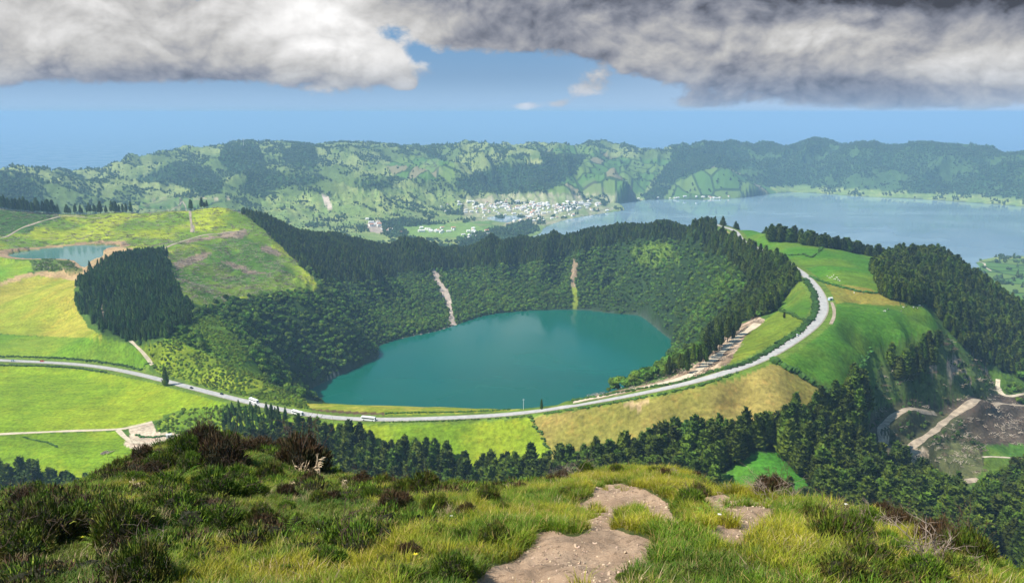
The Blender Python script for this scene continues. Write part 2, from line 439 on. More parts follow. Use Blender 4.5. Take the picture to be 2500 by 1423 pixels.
# rough gullied cliff and felled valley on the right
def band(px0, py0, px1, py1, r0, r1, soft=30):
    return (sstep(px0 - soft, px0 + soft, PX0) * (1 - sstep(px1 - soft, px1 + soft, PX0)) * sstep(py0 - soft, py0 + soft, PY0)
            * (1 - sstep(py1 - soft, py1 + soft, PY0)) * (GR > r0) * (GR < r1))
gl = band(2120, 830, 2480, 1000, 500, 1100)
H += gl * 14 * (ridged(GX * 1.6 + GY * 0.2, GY * 0.5, 48, 4, 61) - 0.55) * 2
fv = band(2130, 960, 2700, 1200, 500, 1100)
H += fv * (9 * (fbm(GX, GY, 60, 4, 65) - 0.5) * 2 + 3 * (ridged(GX, GY, 17, 2, 66) - 0.5))
cutm = band(-300, 500, 760, 720, 1200, 2100, 20)
H += cutm * 6 * (ridged(GX, GY * 0.6, 90, 3, 68) - 0.5) * 2
# long even fields below the road
fm = band(640, 1015, 1960, 1190, 470, 640, 25)
HB = H.copy()
for _ in range(160):
    HB[1:-1] = (HB[:-2] + 2 * HB[1:-1] + HB[2:]) / 4
H = H * (1 - fm) + HB * fm
# lakes cut to their shore
def carve(H, d, level, slope_in=0.25, slope_out=0.10, edge=60):
    H = np.where(d < 0, np.minimum(H, level + d * slope_in - 0.3), H)
    return np.where((d >= 0) & (d < edge), np.maximum(H, level + 0.25 + d * slope_out), H)
H = carve(H, dl, SANT)
H = carve(H, da_, AZUL, 0.2, 0.01, 200)
H = np.where((dp >= 0) & (dp < 25), np.maximum(H, POND + 0.3 + dp * 0.08), H)
H = np.where(dp < 0, POND - 0.4 + dp * 0.15, H)

def height(x, y):
    """elevation of the terrain at world points"""
    x = np.asarray(x, float); y = np.asarray(y, float)
    ia = np.clip((np.arctan2(x, y) - A0) / (A1 - A0) * (NA - 1), 0, NA - 1.001)
    iv = np.clip((np.log(np.hypot(x, y)) - V0) / (V1 - V0) * (NR - 1), 0, NR - 1.001)
    i = ia.astype(int); j = iv.astype(int); fa = ia - i; fv_ = iv - j
    return ((H[i, j] * (1 - fa) + H[i + 1, j] * fa) * (1 - fv_) + (H[i, j + 1] * (1 - fa) + H[i + 1, j + 1] * fa) * fv_)
def grid_at(G, x, y):
    ia = np.clip(np.rint((np.arctan2(x, y) - A0) / (A1 - A0) * (NA - 1)).astype(int), 0, NA - 1)
    iv = np.clip(np.rint((np.log(np.hypot(x, y)) - V0) / (V1 - V0) * (NR - 1)).astype(int), 0, NR - 1)
    return G[ia, iv]
def hit(px, py, rmin=45, rmax=9000):
    """where the line of sight through a picture point meets the ground"""
    dx, dy, dz = [float(v) for v in pix_dir(px, py)]
    h = math.hypot(dx, dy)
    rr = np.exp(np.arange(math.log(rmin), math.log(rmax), 0.0015))
    xs, ys, zs = dx / h * rr, dy / h * rr, ZC + dz / h * rr
    below = height(xs, ys) >= zs
    k = int(np.argmax(below)) if below.any() else len(rr) - 1
    return float(xs[k]), float(ys[k])
def hits(pts, rmin=45, rmax=9000):
    return [hit(x, y, rmin, rmax) for x, y in pts]
def catmull(P, step):
    P = np.array(P, float)
    P = np.vstack([2 * P[0] - P[1], P, 2 * P[-1] - P[-2]]); out = []
    for i in range(1, len(P) - 2):
        n = max(2, int(np.hypot(*(P[i + 1] - P[i])[:2]) / step))
        for j in range(n):
            f = j / n
            out.append(P[i] + 0.5 * f * (P[i + 1] - P[i - 1] + f * (2 * P[i - 1] - 5 * P[i] + 4 * P[i + 1] - P[i + 2] + f * (3 * (P[i] - P[i + 1]) + P[i + 2] - P[i - 1]))))
    out.append(P[-2]); return np.array(out)

# the road: its centre line, and the ground levelled under it
road_c = catmull([(*xy_at(x, y, z), z) for x, y, z in ROAD], 5.0)
for _ in range(40):
    road_c[1:-1] = (road_c[:-2] + 2 * road_c[1:-1] + road_c[2:]) / 4
def level_under(line, half, blend, H):
    best = np.full(H.shape, 1e9); zz = np.zeros(H.shape)
    for k in range(len(line) - 1):
        x0, y0, z0 = line[k]; x1, y1, z1 = line[k + 1]
        ex, ey = x1 - x0, y1 - y0; L2 = ex * ex + ey * ey + 1e-9
        mr = math.hypot(x0, y0); ma = math.atan2(x0, y0); w = half + blend + math.sqrt(L2)
        i0 = int(np.clip((ma - w / mr - A0) / (A1 - A0) * (NA - 1) - 1, 0, NA)); i1 = int(np.clip((ma + w / mr - A0) / (A1 - A0) * (NA - 1) + 2, 0, NA))
        j0 = int(np.clip((math.log(max(mr - w, 43)) - V0) / (V1 - V0) * (NR - 1) - 1, 0, NR)); j1 = int(np.clip((math.log(mr + w) - V0) / (V1 - V0) * (NR - 1) + 2, 0, NR))
        if i1 <= i0 or j1 <= j0: continue
        X = GX[i0:i1, j0:j1]; Y = GY[i0:i1, j0:j1]
        t = np.clip(((X - x0) * ex + (Y - y0) * ey) / L2, 0, 1)
        d = np.hypot(X - x0 - t * ex, Y - y0 - t * ey)
        b = best[i0:i1, j0:j1]; m = d < b
        b[m] = d[m]; zz[i0:i1, j0:j1][m] = (z0 + t * (z1 - z0))[m]
    wgt = 1 - sstep(half, half + blend, best)
    return H * (1 - wgt) + zz * wgt, best
H, road_d = level_under(road_c, 7.5, 22, H)

TRACKS = [
 ([(-60, 1067), (0, 1060), (100, 1056), (200, 1052), (290, 1049), (330, 1042), (372, 1030)], 4.5, 'M_DUST', 45, 9000),
 ([(288, 1050), (300, 1064), (318, 1080), (345, 1084), (400, 1080), (450, 1070)], 5, 'M_DUST', 45, 9000),
 ([(372, 893), (365, 880), (350, 866), (335, 848), (318, 832)], 4, 'M_DUST', 45, 9000),
 ([(0, 582), (40, 565), (80, 548), (120, 537), (150, 528), (200, 531), (245, 533)], 7, 'M_SAND', 1100, 9000),
 ([(380, 611), (420, 598), (470, 582), (520, 573), (570, 566), (605, 563)], 7, 'M_SAND', 1100, 9000),
 ([(400, 513), (430, 512), (455, 515), (465, 530), (471, 548), (467, 568)], 5, 'M_SAND', 1300, 9000),
 ([(2150, 1100), (2155, 1060), (2165, 1030), (2195, 1008), (2240, 998), (2285, 1003)], 7.5, 'M_SAND', 500, 1000),
 ([(2195, 1120), (2225, 1090), (2260, 1068), (2300, 1035), (2335, 1003), (2370, 990), (2430, 985), (2520, 992)], 8.5, 'M_SAND', 500, 1100),
 ([(2310, 1175), (2350, 1180), (2390, 1172)], 8, 'M_SAND', 400, 1000),
 ([(2400, 1116), (2450, 1117), (2520, 1121)], 3, 'M_DUST', 500, 1100),
 ([(2436, 930), (2440, 955), (2452, 972), (2480, 968), (2510, 958)], 5, 'M_DUST', 700, 1300),
 ([(2030, 738), (2036, 755), (2036, 775), (2028, 792)], 3, 'M_SAND', 500, 1100),
 ([(1400, 982), (1480, 966), (1560, 949), (1640, 930), (1700, 908), (1750, 870), (1800, 825), (1850, 790)], 7, 'M_DUST', 500, 900),
 ([(2386, 634), (2420, 628), (2460, 624), (2520, 622)], 7, 'M_DUST', 1900, 4000),
 ([(2380, 640), (2402, 643), (2406, 653), (2420, 662)], 7, 'M_DUST', 1900, 4000)]
track_lines = []; track_d = np.full(H.shape, 1e9)
for pts, w, mt, r0, r1 in TRACKS:
    L = catmull(hits(pts, r0, r1), 4.0)
    for _ in range(8): L[1:-1] = (L[:-2] + 2 * L[1:-1] + L[2:]) / 4
    L = np.c_[L, height(L[:, 0], L[:, 1])]
    for _ in range(12): L[1:-1, 2] = (L[:-2, 2] + 2 * L[1:-1, 2] + L[2:, 2]) / 4
    H, _d = level_under(L, w * 0.55, w * 0.9 + 3, H); track_d = np.minimum(track_d, _d - w * 0.5)
    track_lines.append(L)

# ------------------------------------------------------------------ land cover
PX, PY = project(GX, GY, H)
jx = (fbm(GX, GY, 26, 3, 71) - 0.5) * 2; jy = (fbm(GX, GY, 26, 3, 75) - 0.5) * 2
def inside(poly, r0=45, r1=9300, jit=0.0):
    P = np.asarray(poly, float)
    m = (GR >= r0) & (GR <= r1) & (PX > P[:, 0].min() - 40) & (PX < P[:, 0].max() + 40) & (PY > P[:, 1].min() - 40) & (PY < P[:, 1].max() + 40)
    idx = np.nonzero(m.ravel())[0]
    x = PX.ravel()[idx] + jit * jx.ravel()[idx]; y = PY.ravel()[idx] + jit * 0.7 * jy.ravel()[idx]
    ins = np.zeros(len(idx), bool); n = len(P)
    for i in range(n):
        x0, y0 = P[i]; x1, y1 = P[(i + 1) % n]
        ins ^= ((y0 > y) != (y1 > y)) & (x < (x1 - x0) * (y - y0) / (y1 - y0 + 1e-30) + x0)
    out = np.zeros(GR.size, bool); out[idx[ins]] = True
    return out.reshape(GR.shape)

C = np.zeros((NA, NR, 3)); C[:] = (0.060, 0.115, 0.016)
MK = np.zeros((NA, NR, 3))       # r: parcels with hedges, g: felled debris, b: scrub / tree texture
FT = np.zeros((NA, NR), np.int8) # woods: 1 tall conifers, 2 small conifers, 3 broadleaf, 4 low bushes, 5 far trees, 6 far sparse trees
n_big = fbm(GX, GY, 240, 4, 81); n_med = fbm(GX, GY, 60, 4, 85); n_sm = fbm(GX, GY, 16, 3, 89)
def paint(m, col, var=0.25, n=None, alt=None):
    n = n_med if n is None else n
    c = np.array(col, float)
    if alt is not None:
        k = sstep(0.35, 0.65, n)[m][:, None]
        c = c * (1 - k) + np.array(alt) * k
    C[m] = c * (1 + var * (n_sm[m][:, None] - 0.5) * 2)
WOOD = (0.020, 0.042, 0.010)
# far country
FARM = GR > 2200
paint(FARM, (0.095, 0.145, 0.038), 0.2, n_big, (0.20, 0.245, 0.08))
slope_r = np.gradient(H, axis=1) / (np.gradient(GR, axis=1))
right_rim = (GR > 4300) & (PX > 1640)
paint(right_rim, (0.030, 0.070, 0.022), 0.3, n_big, (0.055, 0.105, 0.030))
FT[(GR > 2300) & (H > 275) & (n_med > 0.53)] = 5
FT[(GR > 2300) & (H > 275) & (n_med <= 0.53) & (n_sm > 0.62)] = 6
FT[right_rim & (n_big < 0.62)] = 5
bench = (GR > 2200) & (H < 290)
paint(bench, (0.15, 0.22, 0.06), 0.2, n_med, (0.24, 0.29, 0.09)); FT[bench] = 0
FT[bench & (n_med > 0.60)] = 5
for poly in [
    [(540, 366), (560, 352), (620, 350), (640, 372), (650, 410), (700, 425), (790, 430), (780, 450), (700, 455), (640, 475), (590, 465), (600, 430), (560, 420), (535, 395)],
    [(690, 365), (768, 354), (775, 385), (770, 420), (720, 410), (690, 395)],
    [(0, 420), (70, 425), (100, 470), (130, 515), (60, 520), (-300, 500), (-300, 425)],
    [(400, 400), (460, 395), (540, 430), (545, 465), (500, 480), (430, 450), (330, 440)],
    [(1030, 360), (1060, 362), (1100, 400), (1095, 420), (1060, 410)],
    [(1110, 455), (1115, 440), (1230, 398), (1290, 402), (1320, 380), (1440, 380), (1410, 420), (1380, 470), (1240, 475), (1120, 465)],
    [(862, 450), (870, 440), (960, 440), (955, 455), (900, 465)],
    [(930, 555), (945, 520), (985, 530), (1060, 545), (1130, 545), (1145, 530), (1140, 565), (1000, 570), (935, 575)],
    [(1020, 480), (1120, 495), (1140, 505), (1145, 530), (1090, 520), (1030, 500)],
    [(1600, 440), (1640, 380), (1750, 350), (1830, 372), (1830, 410), (1760, 405), (1700, 430), (1640, 450)],
    [(1560, 480), (1600, 455), (1640, 450), (1630, 478), (1590, 485)],
    [(1120, 600), (1130, 575), (1290, 543), (1320, 560), (1250, 590), (1170, 605)],
]:
    m = inside(poly, 2200, 7000, 5); paint(m, (0.022, 0.055, 0.016), 0.3); FT[m] = 5
for poly in [
    [(1330, 470), (1400, 430), (1430, 385), (1480, 380), (1560, 390), (1600, 430), (1570, 470), (1480, 482), (1400, 480)],
    [(1500, 385), (1640, 390), (1600, 430), (1560, 410)],
    [(1625, 480), (1650, 440), (1740, 408), (1785, 412), (1830, 440), (1900, 470), (1800, 484), (1700, 487)],
    [(1320, 372), (1400, 352), (1480, 366), (1490, 385), (1400, 378)],
    [(940, 400), (1010, 380), (1110, 395), (1110, 440), (1020, 440), (960, 430)],
    [(2385, 640), (2600, 625), (2600, 790), (2490, 775), (2440, 730), (2400, 680)],
    [(330, 510), (350, 490), (420, 480), (540, 490), (560, 510)],
]:
    m = inside(poly, 1900, 7000, 3); paint(m, (0.085, 0.15, 0.03), 0.15); MK[m, 0] = 1; FT[m] = 0
    FT[m & (n_sm > 0.72)] = 5
m = inside([(1130, 500), (1150, 478), (1280, 472), (1400, 470), (1560, 478), (1520, 500), (1480, 520), (1400, 532), (1330, 553), (1290, 545), (1180, 560), (1130, 530)], 2500, 6000, 2)
paint(m, (0.26, 0.29, 0.12), 0.3, n_sm, (0.42, 0.38, 0.26)); FT[m] = 0; FT[m & (n_med > 0.64)] = 5; MK[m, 0] = 0.5
m = inside([(1500, 488), (1640, 483), (1560, 492), (1500, 502), (1470, 510)], 2500, 6000, 2); paint(m, (0.34, 0.36, 0.17), 0.1); FT[m] = 0
m = inside([(640, 530), (640, 480), (900, 470), (1010, 455), (1120, 490), (1130, 515), (1000, 525), (930, 545), (880, 590), (760, 580)], 2200, 4600, 4)
paint(m, (0.15, 0.22, 0.06), 0.3, n_med, (0.24, 0.29, 0.09)); FT[m] = 0; FT[m & (n_sm > 0.52)] = 6; FT[m & (n_med > 0.60)] = 5
for poly, c in [([(330, 505), (400, 485), (560, 485), (520, 495), (450, 505)], (0.40, 0.33, 0.22)), ([(785, 478), (800, 478), (812, 510), (800, 512)], (0.5, 0.42, 0.34)),
                ([(1030, 395), (1070, 390), (1080, 420), (1040, 425)], (0.34, 0.33, 0.18)), ([(890, 548), (930, 535), (935, 570), (905, 568)], (0.34, 0.28, 0.22)),
                ([(1280, 392), (1330, 388), (1310, 402), (1290, 402)], (0.25, 0.28, 0.10)), ([(980, 555), (1100, 545), (1240, 535), (1230, 550), (1130, 580), (1000, 575)], (0.16, 0.26, 0.06)),
                ([(1430, 470), (1420, 452), (1450, 435), (1475, 462), (1490, 478)], (0.28, 0.24, 0.15))]:
    m = inside(poly, 2200, 7000, 3); paint(m, c, 0.15, n_sm); FT[m] = 0

# crater and its woods
CRATER = [(525, 495), (600, 515), (700, 545), (800, 560), (1000, 590), (1200, 600), (1320, 575), (1500, 540), (1600, 525), (1690, 528), (1800, 595), (1950, 670), (1962, 715), (1935, 752), (1870, 772),
          (1790, 790), (1740, 815), (1712, 848), (1690, 885), (1640, 912), (1560, 940), (1450, 962), (1385, 985), (1240, 1000), (760, 1000), (700, 955), (640, 925), (570, 885), (480, 850), (400, 830),
          (440, 800), (480, 760), (560, 730), (700, 716), (785, 702), (720, 625), (660, 560), (600, 520)]
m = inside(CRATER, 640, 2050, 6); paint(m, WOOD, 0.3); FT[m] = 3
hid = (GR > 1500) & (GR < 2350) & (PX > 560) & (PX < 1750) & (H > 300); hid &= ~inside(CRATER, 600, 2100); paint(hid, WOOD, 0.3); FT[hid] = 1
m = inside([(525, 495), (600, 515), (700, 545), (1000, 590), (1200, 600), (1320, 575), (1500, 540), (1690, 528), (1800, 595), (1950, 670), (1962, 715), (1935, 752), (1870, 772), (1790, 790),
            (1740, 815), (1712, 848), (1730, 800), (1790, 760), (1830, 700), (1790, 650), (1720, 610), (1650, 590), (1560, 590), (1440, 610), (1330, 640), (1200, 650), (1050, 660), (900, 690), (800, 690),
            (720, 625), (640, 545)], 640, 2200, 8); FT[m] = 1
m = inside([(1540, 610), (1600, 590), (1640, 600), (1660, 640), (1600, 650), (1555, 640)], 1000, 2000, 8); paint(m, (0.09, 0.15, 0.02), 0.3); FT[m & (n_sm > 0.5)] = 4
m = inside([(1160, 680), (1240, 640), (1230, 700), (1180, 740)], 1000, 2000, 8); FT[m & (n_sm > 0.5)] = 4
for poly, c in [([(1055, 655), (1065, 660), (1080, 690), (1095, 720), (1108, 770), (1112, 795), (1096, 795), (1092, 760), (1078, 720), (1060, 685)], (0.36, 0.30, 0.24)),
                ([(1399, 635), (1408, 640), (1409, 670), (1406, 700), (1396, 705), (1394, 680)], (0.24, 0.18, 0.11)), ([(1397, 705), (1407, 700), (1412, 730), (1414, 755), (1401, 757), (1395, 730)], (0.15, 0.19, 0.02))]:
    m = inside(poly, 1200, 2000, 9); paint(m, c, 0.35, n_sm); FT[m] = 0
FT[(FT == 3) & (GR < 1010) & (PX > 740) & (PX < 1390)] = 0
m = (dl > 0) & (dl < 0.5 + 13 * (n_med - 0.5)) & (PX < 1150); paint(m, (0.26, 0.22, 0.17), 0.3); FT[m] = 0; FT[dl < 2] = 0
# cut slopes, left
CUT = [(-400, 480), (0, 495), (160, 515), (330, 515), (470, 500), (530, 492), (600, 525), (660, 575), (720, 635), (785, 702), (700, 718), (560, 735), (480, 762), (440, 720), (410, 660), (400, 615), (300, 600), (230, 592), (100, 600), (0, 618), (-400, 620)]
m = inside(CUT, 1150, 2150, 3); paint(m, (0.12, 0.20, 0.014), 0.35, n_med, (0.27, 0.32, 0.016)); MK[m, 1] = 0.6; FT[m] = 0
m = inside([(-400, 490), (0, 500), (130, 515), (150, 530), (60, 570), (0, 580), (-400, 600)], 1150, 2150, 6); paint(m, (0.055, 0.115, 0.018), 0.3); MK[m, 1] = 0.8
m = inside([(410, 620), (600, 575), (680, 640), (770, 700), (700, 715), (560, 730), (490, 755), (440, 715)], 1150, 2150, 8); paint(m, (0.075, 0.155, 0.014), 0.3, n_med, (0.14, 0.21, 0.02)); MK[m, 1] = 1
for poly in [[(420, 645), (470, 625), (500, 612), (520, 618), (480, 640), (430, 660)], [(535, 635), (560, 640), (600, 650), (598, 660), (570, 657)], [(590, 662), (650, 664), (655, 670), (600, 670)],
             [(440, 590), (500, 580), (560, 565), (600, 560), (605, 572), (590, 585), (530, 580), (460, 596)], [(640, 600), (690, 620), (680, 626), (640, 612)]]:
    m = inside(poly, 1150, 2150, 6); paint(m, (0.24, 0.18, 0.12), 0.4, n_sm)
# pond margins
m = (dp > 0) & (dp < 16) & (PX < 330); paint(m, (0.30, 0.20, 0.11), 0.2)
m = inside([(-400, 712), (0, 690), (60, 668), (130, 662), (200, 655), (240, 620), (290, 604), (330, 605), (300, 625), (250, 655), (205, 675), (185, 700), (100, 680), (0, 705)], 1000, 1700, 4); paint(m, (0.36, 0.25, 0.12), 0.15)
# pastures left of the road
m = inside([(-500, 712), (0, 698), (90, 672), (185, 685), (180, 715), (190, 760), (215, 800), (262, 826), (150, 822), (0, 816), (-500, 812)], 800, 1500, 3); paint(m, (0.21, 0.25, 0.022), 0.14, n_med, (0.29, 0.27, 0.035)); FT[m] = 0
m = inside([(-500, 812), (0, 816), (150, 822), (262, 826), (335, 850), (372, 885), (360, 900), (270, 890), (0, 875), (-500, 872)], 700, 1500, 1); paint(m, (0.10, 0.20, 0.012), 0.14, n_med, (0.15, 0.22, 0.016)); FT[m] = 0
m = inside([(-500, 640), (0, 628), (75, 640), (85, 660), (60, 668), (0, 690), (-500, 700)], 1000, 1700, 2); paint(m, (0.12, 0.25, 0.012), 0.1, n_med, (0.20, 0.28, 0.02)); FT[m] = 0
m = inside([(75, 640), (110, 632), (170, 636), (190, 655), (130, 664), (80, 660)], 1000, 1700, 2); paint(m, (0.10, 0.16, 0.03), 0.3); MK[m, 1] = 1; FT[m] = 4
m = inside([(-500, 885), (0, 888), (200, 900), (330, 925), (570, 985), (420, 1005), (380, 1025), (300, 1048), (0, 1060), (-500, 1068)], 500, 1200, 1); paint(m, (0.150, 0.235, 0.010), 0.12, n_med, (0.195, 0.26, 0.012)); FT[m] = 0
m = inside([(-500, 1068), (0, 1060), (290, 1052), (330, 1085), (470, 1080), (300, 1190), (200, 1190), (-500, 1190)], 450, 1000, 1); paint(m, (0.13, 0.215, 0.010), 0.12, n_med, (0.18, 0.25, 0.012)); FT[m] = 0
m = inside([(310, 1040), (370, 1028), (382, 1055), (440, 1058), (455, 1075), (330, 1098), (300, 1085), (318, 1062)], 450, 1000, 1.5); paint(m, (0.44, 0.36, 0.26), 0.12); FT[m] = 0
# bushy bank between the road and the lake slope
m = inside([(330, 850), (400, 833), (480, 852), (570, 888), (640, 928), (700, 955), (770, 993), (720, 1003), (600, 975), (480, 942), (390, 915), (370, 890)], 600, 1100, 4); paint(m, (0.14, 0.20, 0.012), 0.3, n_med, (0.20, 0.24, 0.015)); FT[m] = 4
m = inside([(380, 912), (480, 942), (590, 972), (580, 980), (470, 950), (380, 925)], 600, 1100, 2); paint(m, (0.23, 0.24, 0.05), 0.3); FT[m] = 0
m = inside([(380, 1030), (450, 1000), (560, 988), (640, 998), (720, 1012), (750, 1040), (740, 1080), (600, 1120), (470, 1090), (450, 1060), (385, 1052)], 450, 1000, 3); paint(m, (0.10, 0.18, 0.012), 0.3, n_med, (0.17, 0.24, 0.015)); FT[m] = 4
m = inside([(555, 1008), (600, 1000), (650, 1002), (720, 1014), (755, 1050), (745, 1088), (600, 1125), (520, 1080)], 450, 1000, 3); FT[m] = 2
# strip between lake and road
m = inside([(740, 985), (1250, 985), (1280, 1006), (1150, 1018), (1000, 1024), (900, 1022), (790, 1012)], 560, 860, 1); paint(m, (0.20, 0.24, 0.02), 0.25, n_sm, (0.26, 0.25, 0.035)); FT[m] = 0
m = inside([(760, 998), (850, 1003), (940, 1008), (935, 1019), (850, 1016), (775, 1008)], 560, 860, 1); paint(m, (0.10, 0.065, 0.035), 0.2); FT[m] = 0
# fields below the road
m = inside([(700, 1012), (900, 1032), (1150, 1026), (1290, 1016), (1310, 1040), (1350, 1110), (1350, 1180), (700, 1180)], 420, 680, 1); paint(m, (0.12, 0.20, 0.012), 0.16, n_med, (0.19, 0.25, 0.016)); FT[m] = 0
m = inside([(1290, 1014), (1400, 1000), (1560, 973), (1700, 943), (1880, 885), (1950, 915), (2015, 955), (1990, 1040), (1700, 1160), (1400, 1190), (1350, 1150), (1340, 1090)], 400, 680, 1); paint(m, (0.175, 0.165, 0.034), 0.2, n_med, (0.235, 0.19, 0.05)); FT[m] = 0
m = inside([(1520, 985), (1580, 972), (1590, 980), (1560, 1000)], 400, 680, 3); paint(m, (0.33, 0.24, 0.12), 0.2)
RG = (0.050, 0.135, 0.012)
m = inside([(1890, 890), (1960, 835), (2010, 795), (2028, 740), (2120, 740), (2270, 740), (2290, 800), (2200, 830), (2120, 860), (2100, 920), (2090, 960), (1990, 925)], 500, 900, 1); paint(m, RG, 0.14, n_med, (0.085, 0.155, 0.014)); FT[m] = 0
m = inside([(1955, 660), (1990, 690), (2100, 700), (2190, 715), (2270, 745), (2150, 745), (2060, 738), (2028, 745), (2015, 710)], 600, 1050, 2); paint(m, (0.15, 0.17, 0.022), 0.15, n_med, (0.19, 0.17, 0.03)); FT[m] = 0
m = inside([(1800, 560), (1850, 560), (2040, 600), (2200, 628), (2200, 660), (2140, 680), (2160, 715), (2100, 700), (1990, 690), (1955, 655), (1920, 625), (1800, 585)], 850, 1400, 1); paint(m, (0.052, 0.150, 0.012), 0.12, n_med, (0.09, 0.165, 0.014)); FT[m] = 0
m = inside([(1735, 543), (1790, 552), (1800, 570), (1790, 575), (1745, 552)], 900, 1500, 1); paint(m, (0.33, 0.24, 0.10), 0.15); FT[m] = 0
m = inside([(1880, 775), (1955, 680), (1990, 700), (2010, 740), (2005, 775), (1975, 790), (1955, 795)], 620, 1000, 1); paint(m, (0.06, 0.14, 0.012), 0.15, n_med, (0.12, 0.16, 0.02)); FT[m] = 0
m = inside([(1775, 895), (1800, 830), (1860, 785), (1900, 760), (1975, 782), (1965, 800), (1900, 850), (1850, 882), (1790, 903)], 500, 850, 1); paint(m, (0.115, 0.165, 0.014), 0.15, n_med, (0.17, 0.18, 0.02)); FT[m] = 0
m = inside([(1400, 975), (1500, 955), (1620, 928), (1690, 900), (1730, 850), (1780, 800), (1850, 775), (1870, 780), (1820, 820), (1790, 870), (1770, 905), (1700, 925), (1560, 952), (1400, 985)], 500, 860, 4); paint(m, (0.20, 0.14, 0.085), 0.4, n_sm, (0.36, 0.27, 0.18)); MK[m, 1] = 0.6; FT[m] = 0
# small meadow, right of centre
m = inside([(1690, 1175), (1770, 1160), (1800, 1125), (1845, 1104), (1900, 1104), (1940, 1150), (1990, 1190), (1985, 1230), (1800, 1260), (1690, 1230)], 350, 620, 1); paint(m, (0.045, 0.155, 0.014), 0.1, n_med, (0.065, 0.17, 0.016)); FT[m] = -1
# tall conifers of the near valley
BELT = [(540, 1075), (650, 1070), (740, 1072), (800, 1092), (870, 1092), (930, 1122), (1050, 1128), (1110, 1158), (1200, 1172), (1350, 1168), (1410, 1140), (1560, 1122), (1650, 1098), (1720, 1075), (1850, 1078),
        (1960, 1035), (2040, 985), (2080, 940), (2105, 905), (2150, 915), (2150, 980), (2120, 1060), (2150, 1120), (2250, 1180), (2330, 1240), (2380, 1300), (2450, 1420), (2300, 1500), (1000, 1500), (500, 1300)]
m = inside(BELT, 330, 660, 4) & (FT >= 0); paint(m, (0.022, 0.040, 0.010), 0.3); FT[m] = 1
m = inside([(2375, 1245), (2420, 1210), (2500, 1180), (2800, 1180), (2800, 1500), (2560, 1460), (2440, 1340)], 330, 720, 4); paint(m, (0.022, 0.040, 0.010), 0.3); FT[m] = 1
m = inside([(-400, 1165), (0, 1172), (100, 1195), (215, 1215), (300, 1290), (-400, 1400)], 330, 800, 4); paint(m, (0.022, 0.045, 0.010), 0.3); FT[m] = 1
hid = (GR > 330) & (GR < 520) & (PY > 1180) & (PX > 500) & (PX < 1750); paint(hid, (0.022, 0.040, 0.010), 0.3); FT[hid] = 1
m = inside([(2170, 900), (2180, 870), (2230, 850), (2290, 840), (2300, 880), (2250, 925), (2190, 930)], 500, 1000, 4); FT[m] = 1
m = inside([(2380, 1395), (2430, 1360), (2460, 1440), (2400, 1440)], 330, 600, 2); paint(m, (0.05, 0.17, 0.015), 0.1); FT[m] = -1
# gully, felled valley
m = inside([(2140, 900), (2290, 810), (2380, 880), (2440, 950), (2420, 985), (2280, 985), (2180, 960), (2130, 1000)], 500, 1100, 6); paint(m, (0.040, 0.075, 0.018), 0.35, n_sm, (0.075, 0.105, 0.030)); FT[m & (n_med > 0.34) & (FT == 0)] = 7; MK[m, 1] = 0.5
for poly in [[(2265, 850), (2285, 855), (2295, 900), (2275, 910)], [(2310, 880), (2330, 870), (2350, 900), (2320, 930)], [(2335, 895), (2350, 900), (2378, 945), (2370, 945)], [(2390, 895), (2410, 900), (2415, 915), (2395, 910)]]:
    m = inside(poly, 600, 1200, 6); paint(m, (0.26, 0.20, 0.14), 0.3, n_sm)
m = inside([(2130, 1000), (2200, 975), (2300, 990), (2400, 960), (2700, 980), (2700, 1110), (2480, 1110), (2400, 1090), (2400, 1150), (2370, 1180), (2300, 1160), (2250, 1130), (2160, 1110), (2120, 1050)], 500, 1100, 5); paint(m, (0.080, 0.062, 0.045), 0.4, n_med, (0.060, 0.064, 0.028)); MK[m, 1] = 1; FT[m] = 0; FT[m & (n_med > 0.56)] = 7
m = inside([(2130, 1000), (2170, 985), (2190, 1000), (2150, 1040), (2150, 1100), (2180, 1140), (2120, 1130), (2100, 1050)], 450, 1000, 5); FT[m] = 7
m = inside([(2280, 1090), (2330, 1075), (2390, 1095), (2400, 1150), (2370, 1180), (2300, 1160)], 450, 1000, 5); paint(m, (0.12, 0.13, 0.05), 0.4); FT[m] = 0
m = inside([(2400, 1085), (2480, 1085), (2800, 1095), (2800, 1180), (2500, 1165), (2400, 1190)], 500, 1100, 3); paint(m, (0.055, 0.13, 0.018), 0.2, n_med, (0.10, 0.16, 0.02)); MK[m, 1] = 0.1
m = inside([(2190, 1095), (2260, 1095), (2270, 1110), (2230, 1130), (2195, 1125)], 500, 1100, 2); paint(m, (0.40, 0.31, 0.21), 0.15)
# wooded hill, right
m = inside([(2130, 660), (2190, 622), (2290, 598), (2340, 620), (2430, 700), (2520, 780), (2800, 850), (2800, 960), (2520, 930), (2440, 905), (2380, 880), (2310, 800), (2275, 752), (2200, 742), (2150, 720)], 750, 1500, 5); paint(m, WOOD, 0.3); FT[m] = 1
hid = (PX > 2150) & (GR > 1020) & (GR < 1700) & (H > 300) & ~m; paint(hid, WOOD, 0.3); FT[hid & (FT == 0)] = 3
m = inside([(2440, 945), (2520, 930), (2700, 940), (2700, 985), (2480, 985)], 700, 1100, 4); FT[m & (n_sm > 0.5)] = 3
